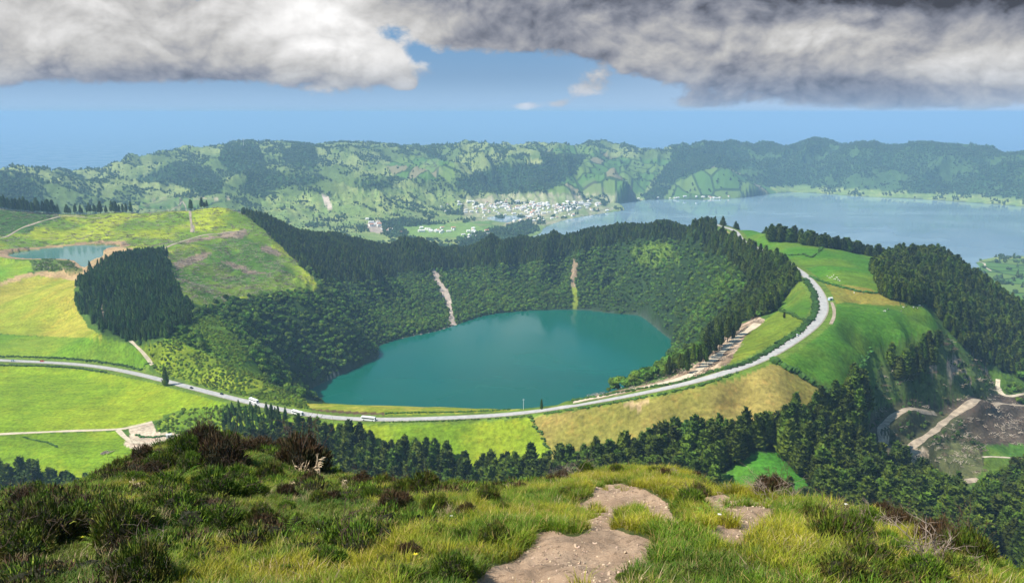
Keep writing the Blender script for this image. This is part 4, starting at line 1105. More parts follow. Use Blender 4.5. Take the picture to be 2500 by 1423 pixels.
# 3. broadleaf wood inside the crater
X, Y, Z, r = place([3], 5.2, -1400, 1500, 560, 2400, 13, 8)
n = len(X); sc = (0.42 + 0.62 * r.random(n) ** 1.4) * (0.75 + 0.5 * fbm(X, Y, 60, 2, 98))
scatter("broadleaf_forest", np.stack([X, Y, Z - 1.5], 1), rots(n, r, 0.1), np.stack([sc, sc, sc * (0.8 + 0.4 * r.random(n))], 1), r.integers(0, 7, n), V_BRD, label="dense green broadleaf forest on the steep inner walls above the crater lake", category="forest")
N_B = n
# 4. bushes
X, Y, Z, r = place([4], 3.0, -1300, 1400, 400, 2000, 14, 2)
k = grid_at(n_sm, X, Y) > 0.30 + 0.15 * r.random(len(X)); X, Y, Z = X[k], Y[k], Z[k]
n = len(X); sc = (0.5 + 0.8 * r.random(n))
scatter("bushes", np.stack([X, Y, Z - 0.3], 1), rots(n, r, 0.1), np.stack([sc, sc, sc], 1), r.integers(0, 6, n), V_BUSH, label="yellow green bushes covering the banks beside the lakeside road", category="bushes")
N_U = n
# 4b. dark scrub of the gully and the felled valley
M_SCRUB = foliage_mat("scrub_foliage", (0.040, 0.078, 0.014), 0.45)
V_SCR = variants("scrub_source", [bush_mb(320 + i) for i in range(5)], [M_SCRUB])
X, Y, Z, r = place([7], 3.6, 100, 900, 350, 1300, 24, 2)
k = r.random(len(X)) > 0.35; X, Y, Z = X[k], Y[k], Z[k]; n = len(X); sc = 0.4 + 1.1 * r.random(n) ** 2
scatter("scrub", np.stack([X, Y, Z - 0.3], 1), rots(n, r, 0.1), np.stack([sc, sc, sc * 1.15], 1), r.integers(0, 5, n), V_SCR, label="dark scrub growing over the gully and the felled valley at the right", category="scrub")
# 4c. brash left on felled ground: sticks and stumps
def brash_mb(seed, n=16, ext=5.0, mi=0):
    r = np.random.default_rng(seed); mb = MB()
    for _ in range(n):
        x, y = r.normal(size=2) * ext * 0.5; a = r.random() * 6.28 if seed % 2 else 0.8 + r.normal() * 0.5; l = r.uniform(0.8, 3.2); dz = r.normal() * 0.25 * l
        mb.tube([(x, y, 0.15), (x + math.cos(a) * l, y + math.sin(a) * l, 0.25 + abs(dz))], [0.19, 0.10], 4, mi, False)
    return mb
M_BRASH = simple_mat("pale_brash", (0.36, 0.30, 0.23), 0.95); M_BRASHD = simple_mat("brown_brash", (0.12, 0.085, 0.06), 0.95)
V_BSH = variants("brash_source", [brash_mb(700 + i) for i in range(3)] + [brash_mb(710 + i, 22, 5.0, 1) for i in range(2)], [M_BRASH, M_BRASHD])
r = np.random.default_rng(25); X, Y = jitter_grid(-1500, 1000, 450, 2100, 5.5, r); g = grid_at(MK[:, :, 1], X, Y)
k = (g > 0.3) & (r.random(len(X)) < g * 0.75) & seen(X, Y, 1, 0.01) & (np.hypot(X, Y) < 2150) & (grid_at(n_sm, X, Y) > 0.38); X, Y = X[k], Y[k]; n = len(X); sc = 0.6 + 0.7 * r.random(n)
scatter("felled_branches", np.stack([X, Y, height(X, Y)], 1), rots(n, r, 0.1), np.stack([sc, sc, sc], 1), r.integers(0, 5, n), V_BSH, label="pale sticks and brown brash lying over the felled slopes", category="branches")
print("BRASH", n)
# 5. far woods
X, Y, Z, r = place([5], 13.0, -5200, 5600, 1900, 7400, 15, 12, 0.012)
X2, Y2, Z2, r2 = place([6], 17.0, -5200, 5600, 1900, 7400, 16, 12, 0.012)
X = np.r_[X, X2]; Y = np.r_[Y, Y2]; Z = np.r_[Z, Z2]; n = len(X); sc = (0.45 + 0.45 * r.random(n)) * np.where(np.arange(n) < n - len(X2), 1.0, 0.55)
scatter("far_woods", np.stack([X, Y, Z - 2], 1), rots(n, r, 0.1), np.stack([sc, sc, sc * (0.8 + 0.5 * r.random(n))], 1), r.integers(0, 6, n), V_FAR, label="far-off woods covering the distant hills and the caldera wall", category="forest")
print("TREES conifers", N_CON, "young", N_Y, "broad", N_B, "bushes", N_U, "far", n)
# ------------------------------------------------------------------ the hill top in front
fc = []
def F_(px, py, r):
    dx, dy, dz = pix_dir(px, py)
    fc.append((math.atan2(dx, dy), math.log(r), ZC + dz / math.hypot(dx, dy) * r)); return fc[-1][2]
def FW(az, r, z): fc.append((az, math.log(r), z))
for p in [(0, 1423, 11.5), (600, 1423, 10), (1250, 1423, 8.6), (1900, 1423, 9), (2300, 1423, 10.5), (0, 1320, 16), (300, 1300, 15), (600, 1300, 14.5), (1250, 1300, 12.8), (1900, 1300, 13), (2200, 1360, 12),
          (200, 1230, 21), (450, 1180, 24), (700, 1180, 24), (1000, 1240, 18), (1500, 1220, 18.5), (1650, 1240, 17), (1430, 1195, 21.5), (1800, 1260, 16), (2100, 1330, 13.5)]: F_(*p)
EDGE = [(-200, 1275, 20), (0, 1245, 21.5), (100, 1225, 24), (200, 1195, 27), (300, 1150, 31), (400, 1110, 35), (500, 1098, 36), (620, 1105, 34), (720, 1125, 32), (820, 1165, 28), (930, 1195, 25), (1050, 1210, 23),
        (1200, 1215, 22.5), (1300, 1188, 25), (1380, 1170, 27), (1500, 1158, 29), (1620, 1168, 27), (1720, 1180, 25), (1830, 1215, 21.5), (1940, 1240, 19), (2050, 1275, 17), (2180, 1305, 15.5), (2300, 1345, 14.3),
        (2390, 1400, 13), (2480, 1470, 12), (2700, 1560, 11)]
for x, y, r in EDGE:
    z = F_(x, y, r); a = fc[-1][0]; t = (ZC - z) / r
    FW(a, r * 1.3, ZC - r * 1.3 * (t + 0.055))
    if r * 2 < 60: FW(a, r * 1.9, ZC - r * 1.9 * (t + 0.13))
    FW(a, 62, 686.5); FW(a, 78, 673)
for a in np.linspace(-1.0, 1.0, 9):
    FW(a, 1.2, 728.3); FW(a, 3.0, 727.2); FW(a, 5.5, 725.9 if abs(a) < .6 else 726.2)
for a in (-1.0, -0.8, 0.8, 1.0): FW(a, 12, 722); FW(a, 25, 713); FW(a, 62, 686); FW(a, 78, 673)
fc = np.array(fc)
FWG = _fit(fc, 1e-3)
FNA, FNR = 760, 620
fa = np.linspace(R(-56), R(56), FNA); fv = np.linspace(math.log(1.3), math.log(76), FNR)
_a, _v = np.meshgrid(np.linspace(R(-56), R(56), 190), np.linspace(math.log(1.3), math.log(76), 155), indexing='ij')
out = FWG[-3] + FWG[-2] * _a + FWG[-1] * _v
for i in range(len(fc)): out = out - FWG[i] * _phi(np.hypot(_a - fc[i, 0], _v - fc[i, 1]))
FH = upsample(out, FNA, FNR)
FGA, FGV = np.meshgrid(fa, fv, indexing='ij'); FR_ = np.exp(FGV); FX = FR_ * np.sin(FGA); FY = FR_ * np.cos(FGA)
FPXX, FPYY = project(FX, FY, FH)
FH += (0.16 * (fbm(FX, FY, 1.6, 3, 201) - 0.5) * 2 + 0.28 * (fbm(FX, FY, 5.0, 2, 205) - 0.5) * 2) * sstep(3, 9, FR_)
FH += 0.30 * (ridged(FX, FY, 2.6, 3, 207) - 0.6) * (1 - sstep(1250, 1400, FPXX)) * sstep(6, 12, FR_)
DIRT1 = [(1432, 1184), (1508, 1190), (1572, 1204), (1620, 1229), (1634, 1251), (1664, 1290), (1640, 1294), (1600, 1280), (1564, 1262), (1528, 1252), (1497, 1266), (1494, 1293), (1536, 1318), (1590, 1334), (1572, 1352), (1572, 1386), (1530, 1397),
         (1500, 1440), (1100, 1440), (1186, 1405), (1220, 1380), (1262, 1352), (1300, 1345), (1292, 1307), (1326, 1291), (1350, 1295), (1365, 1315), (1407, 1315), (1441, 1292), (1438, 1268), (1414, 1251), (1466, 1236), (1460, 1206)]
DIRT2 = [(1715, 1200), (1774, 1215), (1844, 1222), (1895, 1240), (1875, 1280), (1838, 1320), (1790, 1350), (1745, 1345), (1740, 1310), (1760, 1268), (1725, 1225)]
FPX2, FPY2 = project(FX, FY, FH)
fjx = (fbm(FX, FY, 0.7, 4, 211) - 0.5) * 2; fjy = (fbm(FX, FY, 0.7, 4, 215) - 0.5) * 2
def fin(poly, jit):
    P = np.asarray(poly, float); x = FPX2 + fjx * jit; y = FPY2 + fjy * jit * 0.6 + 5
    ins = np.zeros(FX.shape, bool)
    for i in range(len(P)):
        x0, y0 = P[i]; x1, y1 = P[(i + 1) % len(P)]
        ins ^= ((y0 > y) != (y1 > y)) & (x < (x1 - x0) * (y - y0) / (y1 - y0 + 1e-30) + x0)
    return ins & (FR_ > 4)
dirt = (fin(DIRT1, 34) | fin(DIRT2, 30)).astype(float)
dirt *= fbm(FX, FY, 0.55, 3, 218) > 0.25
near_d = (FR_ < 8.8) & (FPX2 > 1150) & (FPX2 < 1500) & (FR_ > 4); dirt[near_d] = 1
def blur(a, k):
    for _ in range(k):
        a = a.copy(); a[1:-1] = (a[:-2] + 2 * a[1:-1] + a[2:]) / 4; a[:, 1:-1] = (a[:, :-2] + 2 * a[:, 1:-1] + a[:, 2:]) / 4
    return a
dirt = (blur(dirt, 9) > 0.28).astype(float)
dsoft = blur(dirt, 3)
FH -= 0.04 * blur(dirt, 10)
FH += blur(dirt, 4) * (0.11 * (fbm(FX, FY, 0.8, 4, 221) - 0.5) * 2 + 0.05 * (ridged(FX, FY, 0.5, 3, 223) - 0.6))
def fheight(x, y):
    x = np.asarray(x, float); y = np.asarray(y, float)
    ia = np.clip((np.arctan2(x, y) - fa[0]) / (fa[-1] - fa[0]) * (FNA - 1), 0, FNA - 1.001)
    iv = np.clip((np.log(np.hypot(x, y) + 1e-9) - fv[0]) / (fv[-1] - fv[0]) * (FNR - 1), 0, FNR - 1.001)
    i = ia.astype(int); j = iv.astype(int); p = ia - i; q = iv - j
    return ((FH[i, j] * (1 - p) + FH[i + 1, j] * p) * (1 - q) + (FH[i, j + 1] * (1 - p) + FH[i + 1, j + 1] * p) * q)
def fat(G, x, y):
    i = np.clip(np.rint((np.arctan2(x, y) - fa[0]) / (fa[-1] - fa[0]) * (FNA - 1)).astype(int), 0, FNA - 1)
    j = np.clip(np.rint((np.log(np.hypot(x, y)) - fv[0]) / (fv[-1] - fv[0]) * (FNR - 1)).astype(int), 0, FNR - 1)
    return G[i, j]
def fhit(px, py, default=None):
    dx, dy, dz = [float(v) for v in pix_dir(px, py)]; h = math.hypot(dx, dy)
    rr = np.exp(np.arange(math.log(4.0), math.log(60), 0.002))
    b = fheight(dx / h * rr, dy / h * rr) >= ZC + dz / h * rr
    if not b.any(): return None
    k = int(np.argmax(b)); return float(dx / h * rr[k]), float(dy / h * rr[k])

def hill_mat():
    m, t, b, out = new_mat("hilltop_soil")
    at = t.n('ShaderNodeAttribute', attribute_name='cover'); sp = t.n('ShaderNodeSeparateColor', inp={0: at.outputs['Color']})
    geo = t.n('ShaderNodeNewGeometry'); P = geo.outputs['Position']
    n1 = t.noise(P, 9, 7, 0.7); n2 = t.noise(P, 1.4, 5, 0.6); n3 = t.noise(P, 40, 4, 0.6)
    soil = t.mix(t.mapr(n2, 0.35, 0.65), (0.38, 0.265, 0.175, 1), (0.25, 0.17, 0.11, 1))
    soil = t.mix(t.mapr(n1, 0.52, 0.66, 0, 0.8), soil, (0.115, 0.075, 0.05, 1))
    soil = t.mix(t.mapr(n3, 0.60, 0.68, 0, 0.6), soil, (0.52, 0.42, 0.31, 1))
    turf = t.mix(t.mapr(n1, 0.4, 0.65), (0.035, 0.055, 0.012, 1), (0.085, 0.085, 0.025, 1))
    t.set(b, 'Base Color', t.mix(t.mapr(t.math('ADD', sp.outputs[0], t.math('MULTIPLY', t.math('SUBTRACT', n1, 0.5), 0.5)), 0.42, 0.58), turf, soil))
    b.inputs['Roughness'].default_value = 0.95; b.inputs['Specular IOR Level'].default_value = 0.15
    bp = t.n('ShaderNodeBump'); bp.inputs['Strength'].default_value = 0.7; bp.inputs['Distance'].default_value = 0.06
    t.set(bp, 'Height', t.math('ADD', n1, t.math('MULTIPLY', n3, 0.4))); t.set(b, 'Normal', bp)
    return m
me = mesh_np("hill", np.stack([FX, FY, FH], 2).reshape(-1, 3), grid_faces(FNA, FNR)[:, ::-1], hill_mat())
add_col(me, 'cover', np.repeat(dsoft.reshape(-1, 1), 3, 1))
link("hill", me, kind='structure')

# grass ---------------------------------------------------------
def blade_mat(name, c1, c2, dry):
    m, t, b, out = new_mat(name)
    geo = t.n('ShaderNodeNewGeometry'); oi = t.n('ShaderNodeObjectInfo')
    P = geo.outputs['Position']
    c = t.mix(t.mapr(t.noise(P, 0.55, 4, 0.6), 0.38, 0.62), (*c1, 1), (*c2, 1))
    c = t.mix(t.mapr(geo.outputs['Random Per Island'], 0.80, 0.95), c, (*dry, 1))
    f = t.math('MULTIPLY', t.mapr(t.math('FRACT', t.math('MULTIPLY', geo.outputs['Random Per Island'], 17.3)), 0, 1, 0.65, 1.35, False), t.mapr(oi.outputs['Random'], 0, 1, 0.8, 1.2, False))
    c = t.n('ShaderNodeVectorMath', operation='SCALE', inp={0: c, 3: f}).outputs[0]
    t.set(b, 'Base Color', c); b.inputs['Roughness'].default_value = 0.6; b.inputs['Specular IOR Level'].default_value = 0.25
    tr = t.n('ShaderNodeBsdfTranslucent'); t.set(tr, 'Color', c)
    mx = t.n('ShaderNodeMixShader', inp={0: 0.28}); t.t.links.new(b.outputs[0], mx.inputs[1]); t.t.links.new(tr.outputs[0], mx.inputs[2]); t.t.links.new(mx.outputs[0], out.inputs[0])
    return m
M_GRASS = blade_mat("grass_blades", (0.105, 0.185, 0.010), (0.27, 0.26, 0.014), (0.40, 0.28, 0.09))
M_GRASS2 = blade_mat("dark_grass_blades", (0.060, 0.135, 0.012), (0.13, 0.18, 0.016), (0.22, 0.17, 0.06))
M_STRAW = blade_mat("straw", (0.34, 0.25, 0.12), (0.42, 0.31, 0.17), (0.48, 0.38, 0.25))
def tuft(seed, n, rad, h0, h1, w, lean, mi=0, mb=None):
    r = np.random.default_rng(seed); mb = mb or MB()
    for _ in range(n):
        a = r.random() * 6.283; q = rad * math.sqrt(r.random()); x, y = q * math.cos(a), q * math.sin(a)
        b = a + r.normal() * 0.9; h = h0 + (h1 - h0) * r.random(); l = lean * h * (0.3 + r.random())
        dx, dy = math.cos(b) * l, math.sin(b) * l; wx, wy = -math.sin(b) * w / 2, math.cos(b) * w / 2
        V = [(x - wx, y - wy, -0.03), (x + wx, y + wy, -0.03), (x + wx * .8 + dx * .35, y + wy * .8 + dy * .35, h * .6), (x - wx * .8 + dx * .35, y - wy * .8 + dy * .35, h * .6), (x + dx, y + dy, h * (1 - 0.15 * r.random()))]
        mb.add(V, [(0, 1, 2, 3), (3, 2, 4)], mi)
    return mb
V_GR = variants("grass_source", [tuft(500 + i, 52, 0.13, 0.06, 0.15, 0.008, 0.9) for i in range(4)] + [tuft(510 + i, 44, 0.10, 0.10, 0.23, 0.009, 0.8) for i in range(3)], [M_GRASS])
V_GR2 = variants("dark_grass_source", [tuft(520 + i, 55, 0.14, 0.05, 0.13, 0.008, 0.9) for i in range(4)], [M_GRASS2])
V_ST = variants("straw_source", [tuft(530 + i, 16, 0.12, 0.08, 0.20, 0.008, 1.1) for i in range(3)], [M_STRAW])
def fplace(dens, rmin, rmax, seed):
    r = np.random.default_rng(seed)
    n = int(dens * R(80) / 2 * 2 * (rmax ** 2 - rmin ** 2) / 2 )
    a = (r.random(n) - 0.5) * R(80); rad = np.sqrt(rmin ** 2 + r.random(n) * (rmax ** 2 - rmin ** 2))
    return rad * np.sin(a), rad * np.cos(a), r
ftan = np.maximum.accumulate((FH - ZC) / FR_, axis=1)
def fseen(x, y, top): return (fheight(x, y) + top - ZC) / np.hypot(x, y) > fat(ftan, x * 0.97, y * 0.97) - 0.02
def grass_layer(name, dens, rmax, seed, coll, nvar, keep, label, smin=0.5, smax=1.15):
    X, Y, r = fplace(dens, 6.0, rmax, seed)
    k = fseen(X, Y, 0.35) & keep(X, Y, r); X, Y = X[k], Y[k]; n = len(X); s = smin + (smax - smin) * r.random(n)
    scatter(name, np.stack([X, Y, fheight(X, Y)], 1), rots(n, r, 0.15), np.stack([s, s, s * (0.8 + 0.4 * r.random(n))], 1), r.integers(0, nvar, n), coll, label=label, category="grass"); return n
def pxof(X, Y): return project(X, Y, fheight(X, Y))[0]
def k_light(X, Y, r):
    d = fat(dsoft, X, Y); p = pxof(X, Y); q = fbm(X, Y, 2.2, 3, 231)
    d = np.where(fbm(X, Y, 0.45, 3, 236) > 0.74, 0.0, d)
    return (d < 0.05 + 0.6 * r.random(len(X)) ** 8) & (q > np.interp(p, [0, 500, 1000, 1300, 2000, 2200, 2500], [0.50, 0.49, 0.43, 0.28, 0.26, 0.46, 0.50]) + 0.1 * (r.random(len(X)) - .5))
def k_dark(X, Y, r):
    d = fat(dsoft, X, Y); p = pxof(X, Y); q = fbm(X, Y, 2.2, 3, 231)
    return (d < 0.2) & (q < np.interp(p, [0, 500, 1000, 1300, 2000, 2200, 2500], [0.66, 0.64, 0.56, 0.42, 0.40, 0.58, 0.62]) + 0.12 * (r.random(len(X)) - .5))
def k_straw(X, Y, r):
    d = fat(dsoft, X, Y); return (d < 0.4) & (fbm(X, Y, 1.3, 3, 241) > 0.55)
ng1 = grass_layer("grass", 115, 34, 31, V_GR, 7, k_light, "bright yellow green grass growing on the hilltop round the bare soil")
ng2 = grass_layer("low_turf_grass", 85, 44, 32, V_GR2, 4, k_dark, "darker low grass between the heath mounds on the hilltop")
ng3 = grass_layer("dry_grass", 20, 40, 33, V_ST, 3, k_straw, "pale dry straw and dead blades among the hilltop grass")
# stones on the bare soil
r = np.random.default_rng(41)
def stone_mb(seed):
    r = np.random.default_rng(seed); mb = MB(); V, Fs = ICO1; mb.add(V * (1 + 0.22 * r.normal(size=(len(V), 1))) * np.array([1, .8, .55]), Fs); return mb
V_STN = variants("stone_source", [stone_mb(800 + i) for i in range(5)], [simple_mat("pumice_stone", (0.40, 0.30, 0.21), 0.95, 0.3, 8.0, obj_random=0.35)])
X, Y, r = fplace(70, 6.0, 26, 43); d = fat(dsoft, X, Y); k = (d > 0.35) & (fbm(X, Y, 0.9, 3, 251) + 0.3 * r.random(len(X)) > 0.55); X, Y = X[k], Y[k]; n = len(X); sc = 0.008 + 0.030 * r.random(n) ** 4
scatter("pebbles", np.stack([X, Y, fheight(X, Y) + 0.003], 1), rots(n, r, 0.5), np.stack([sc, sc, sc], 1), r.integers(0, 5, n), V_STN, label="small pale stones and grit on the bare soil patches", category="stones")
print("STONES", n)
print("GRASS", ng1, ng2, ng3)

# heath mounds ---------------------------------------------------
def twig_mat(name, c1, c2, tip):
    m, t, b, out = new_mat(name)
    geo = t.n('ShaderNodeNewGeometry'); oi = t.n('ShaderNodeObjectInfo'); tc = t.n('ShaderNodeTexCoord')
    nz = t.noise(tc.outputs['Object'], 3.5, 3, 0.6)
    c = t.mix(t.mapr(nz, 0.42, 0.6), (*c1, 1), (*c2, 1))
    c = t.mix(t.mapr(geo.outputs['Random Per Island'], 0.72, 0.98, 0, 0.8), c, (*tip, 1))
    f = t.math('MULTIPLY', t.mapr(t.math('FRACT', t.math('MULTIPLY', geo.outputs['Random Per Island'], 13.3)), 0, 1, 0.6, 1.4, False), t.mapr(oi.outputs['Random'], 0, 1, 0.75, 1.3, False))
    c = t.n('ShaderNodeVectorMath', operation='SCALE', inp={0: c, 3: f}).outputs[0]
    t.set(b, 'Base Color', c); b.inputs['Roughness'].default_value = 0.7; b.inputs['Specular IOR Level'].default_value = 0.2
    return m
M_HG = twig_mat("green_heath", (0.060, 0.125, 0.010), (0.095, 0.135, 0.012), (0.20, 0.28, 0.02))
M_HB = twig_mat("brown_heath", (0.070, 0.040, 0.020), (0.040, 0.045, 0.014), (0.14, 0.085, 0.04))
M_HM = twig_mat("mixed_heath", (0.070, 0.120, 0.010), (0.10, 0.082, 0.020), (0.20, 0.23, 0.025))
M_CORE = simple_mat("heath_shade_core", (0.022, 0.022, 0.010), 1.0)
M_TWIG = simple_mat("weathered_branch", (0.26, 0.20, 0.155), 0.85, 0.3, 6.0)
M_TWIGD = simple_mat("dark_branch", (0.085, 0.055, 0.038), 0.85, 0.3, 6.0)
def heath_mb(seed, n=2600, R0=0.5, Hh=0.5, lump=0.22, ln=0.085, w=0.014):
    r = np.random.default_rng(seed); mb = MB()
    ph = r.random(6) * 6.28
    def rad(d):
        a = np.arctan2(d[..., 1], d[..., 0])
        return 1 + lump * (np.sin(3 * a + ph[0]) * 0.5 + np.sin(5 * a + ph[1] + 3 * d[..., 2]) * 0.4 + 0.5 * np.sin(7 * d[..., 2] + ph[2] + 2 * a))
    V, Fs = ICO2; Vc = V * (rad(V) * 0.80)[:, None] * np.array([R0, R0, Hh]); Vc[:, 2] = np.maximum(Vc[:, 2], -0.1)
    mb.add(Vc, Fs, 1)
    d = r.normal(size=(n, 3)); d[:, 2] = np.abs(d[:, 2]) * 1.0 - 0.12; d /= np.linalg.norm(d, axis=1)[:, None]
    c = d * (rad(d) * (0.72 + 0.30 * r.random(n) ** 0.7))[:, None] * np.array([R0, R0, Hh])
    o = d * 0.75 + np.array([0, 0, 0.75]) + r.normal(size=(n, 3)) * 0.28; o /= np.linalg.norm(o, axis=1)[:, None]
    s = np.cross(o, r.normal(size=(n, 3))); s /= np.linalg.norm(s, axis=1)[:, None]
    L = (ln * (0.6 + 0.9 * r.random(n)))[:, None]; W_ = w * (0.7 + 0.7 * r.random((n, 1)))
    bend = r.normal(size=(n, 3)) * 0.15
    Q = np.stack([c - s * W_ * .5, c + s * W_ * .5, c + s * W_ * .5 + o * L * .6, c - s * W_ * .5 + o * L * .6, c + (o + bend) * L * 1.25], 1)
    mb.add(Q.reshape(-1, 3), [f for i in range(n) for f in ((5 * i, 5 * i + 1, 5 * i + 2, 5 * i + 3), (5 * i + 3, 5 * i + 2, 5 * i + 4))], 0)
    return mb
def branch_mb(seed, n=7, L=0.6, r0=0.014, spread=0.8, sub=3):
    r = np.random.default_rng(seed); mb = MB()
    def grow(p, d, l, rad, lev):
        pts = [p]; dd = d.copy()
        for k in range(4):
            dd = dd + r.normal(size=3) * 0.28; dd /= np.linalg.norm(dd); pts.append(pts[-1] + dd * l / 4)
        mb.tube([tuple(q) for q in pts], [rad * (1 - 0.17 * k) for k in range(5)], 5, 0)
        if lev > 0:
            for k in range(sub):
                q = pts[2 + r.integers(0, 3)]; nd = dd + r.normal(size=3) * 0.6; nd[2] = abs(nd[2]) * 0.7; nd /= np.linalg.norm(nd)
                grow(q, nd, l * 0.62, rad * 0.6, lev - 1)
    for k in range(n):
        a = 6.283 * k / n + r.normal() * 0.3; d = np.array([math.cos(a) * spread, math.sin(a) * spread, 0.7 + 0.3 * r.random()]); d /= np.linalg.norm(d)
        grow(np.array([0.05 * math.cos(a), 0.05 * math.sin(a), -0.06]), d, L * (0.8 + 0.4 * r.random()), r0, 2)
    return mb
HM = {}
for k, (mat, tag_) in enumerate(((M_HG, 'g'), (M_HB, 'b'), (M_HM, 'm'))):
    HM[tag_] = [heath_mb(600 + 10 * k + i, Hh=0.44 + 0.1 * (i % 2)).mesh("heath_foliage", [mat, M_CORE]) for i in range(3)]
BR = [branch_mb(640 + i, 5, 0.55, 0.012).mesh("heath_branches", [M_TWIGD]) for i in range(3)]
BRP = [branch_mb(650 + i, 8, 0.85, 0.020, 0.9).mesh("dead_branches", [M_TWIG]) for i in range(3)]
BRT = [branch_mb(660 + i, 9, 0.9, 0.010, 0.35, 3).mesh("upright_twigs", [M_TWIG]) for i in range(2)]
# low heath carpet between the mounds
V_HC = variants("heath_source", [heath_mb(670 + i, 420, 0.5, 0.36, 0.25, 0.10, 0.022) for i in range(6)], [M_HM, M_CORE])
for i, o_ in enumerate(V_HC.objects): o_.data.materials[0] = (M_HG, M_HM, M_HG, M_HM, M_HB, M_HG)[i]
X, Y, r = fplace(9.0, 8.0, 42, 44); p_ = pxof(X, Y); q = fbm(X, Y, 3.0, 3, 261); d = fat(dsoft, X, Y)
k = (q + 0.12 * (r.random(len(X)) - .5) > np.interp(p_, [0, 600, 1000, 1250, 1400, 1950, 2150, 2500], [0.40, 0.42, 0.48, 0.57, 0.68, 0.68, 0.49, 0.42])) & fseen(X, Y, 0.4) & (d < 0.05)
k &= ~((np.hypot(X, Y) < 15) & (r.random(len(X)) < 0.55))
X, Y = X[k], Y[k]; n = len(X); sc = 0.25 + 0.55 * r.random(n) ** 1.5
scatter("heath_carpet", np.stack([X, Y, fheight(X, Y) + 0.01], 1), rots(n, r, 0.15), np.stack([sc, sc, sc * (0.7 + 0.5 * r.random(n))], 1), r.integers(0, 6, n), V_HC, label="low brown and green heath covering the hilltop between the bigger mounds", category="heath")
print("HEATH CARPET", n)
# (px, py of the mound's middle, half width in px, kind, height factor)
HEATH = [
 (500, 1068, 42, 'b', 1.3), (452, 1095, 34, 'g', 1), (560, 1075, 26, 'g', 1), (600, 1095, 26, 'b', .9), (540, 1118, 56, 'b', .95), (640, 1088, 28, 'b', .9), (735, 1112, 60, 'b', 1.1), (690, 1085, 22, 'b', 1.3), (470, 1132, 34, 'g', .9), (400, 1128, 30, 'm', .9),
 (350, 1112, 26, 'b', .9), (300, 1138, 26, 'm', .9), (240, 1150, 15, 'b', 1), (270, 1158, 26, 'm', .8), (332, 1172, 24, 'g', .9), (410, 1185, 44, 'g', .8), (375, 1150, 24, 'b', .8), (520, 1190, 60, 'g', .8), (580, 1165, 40, 'g', .8), (660, 1160, 36, 'm', .8), (610, 1195, 38, 'g', .8),
 (60, 1232, 36, 'b', .9), (88, 1205, 26, 'g', .9), (180, 1208, 24, 'b', .9), (20, 1262, 30, 'm', .8), (110, 1290, 70, 'm', .8), (195, 1275, 60, 'g', .8), (60, 1330, 60, 'm', .7), (300, 1290, 62, 'm', 1.1), (350, 1268, 34, 'g', 1), (300, 1345, 30, 'b', 1), (350, 1395, 66, 'm', 1.0), (250, 1225, 30, 'g', .7),
 (545, 1265, 44, 'g', .7), (640, 1262, 36, 'm', .8), (700, 1200, 24, 'b', .9), (455, 1230, 40, 'g', .7), (380, 1232, 32, 'm', .7), (700, 1240, 26, 'g', .7), (760, 1175, 30, 'b', 1), (780, 1220, 26, 'm', .8), (500, 1320, 36, 'g', .5), (150, 1395, 40, 'b', .5), (590, 1350, 30, 'g', .5),
 (845, 1180, 20, 'm', 1), (885, 1175, 28, 'b', .9), (935, 1182, 26, 'm', .9), (1000, 1165, 20, 'b', 1), (985, 1195, 34, 'm', .9), (1040, 1190, 38, 'm', 1), (1095, 1180, 18, 'g', 1), (1112, 1172, 10, 'b', 1), (1160, 1182, 12, 'b', 1.2), (810, 1215, 22, 'b', .9), (855, 1220, 22, 'g', .8), (910, 1215, 30, 'g', .8), (965, 1225, 40, 'b', .8),
 (1065, 1235, 34, 'm', 1), (1190, 1215, 30, 'm', .9), (1270, 1190, 18, 'b', 1), (1228, 1240, 18, 'm', 1.1), (1140, 1250, 24, 'b', .9), (640, 1275, 30, 'b', .8), (1060, 1290, 28, 'b', .7), (1210, 1310, 36, 'm', .9), (1130, 1312, 30, 'g', .8), (860, 1325, 76, 'g', .75), (800, 1372, 46, 'g', .7), (1000, 1345, 28, 'b', .9), (950, 1375, 30, 'm', .8),
 (1110, 1392, 50, 'g', .8), (910, 1405, 24, 'b', .8), (990, 1408, 40, 'g', .7), (700, 1400, 30, 'g', .5),
 (1372, 1140, 22, 'b', 1.2), (1430, 1136, 22, 'g', 1), (1345, 1150, 16, 'b', 1), (1505, 1148, 18, 'm', 1), (1600, 1152, 18, 'm', .9), (1622, 1158, 16, 'b', 1), (1700, 1158, 14, 'b', 1), (1685, 1222, 36, 'g', 1), (1705, 1205, 24, 'm', 1.1), (1740, 1175, 14, 'b', .8),
 (1885, 1195, 38, 'b', 1.1), (1915, 1210, 24, 'g', .9), (1985, 1255, 32, 'm', .9), (2030, 1300, 56, 'm', 1), (2085, 1300, 44, 'g', 1), (2155, 1250, 26, 'b', 1.1), (2195, 1275, 34, 'b', 1), (2120, 1262, 26, 'g', .8), (2165, 1325, 34, 'g', .8), (2110, 1355, 52, 'm', .8), (2190, 1350, 34, 'g', .7),
 (2290, 1310, 46, 'b', 1.2), (2360, 1345, 52, 'm', 1.1), (2320, 1340, 40, 'b', 1), (2330, 1385, 44, 'm', .7), (2250, 1400, 56, 'g', .8), (2060, 1405, 56, 'm', .8), (2150, 1410, 46, 'm', .8), (1915, 1362, 20, 'b', .8), (1380, 1205, 22, 'm', .6), (1520, 1410, 18, 'g', .5),
]
COLN = {'g': 'dark green', 'b': 'rusty brown', 'm': 'mottled'}
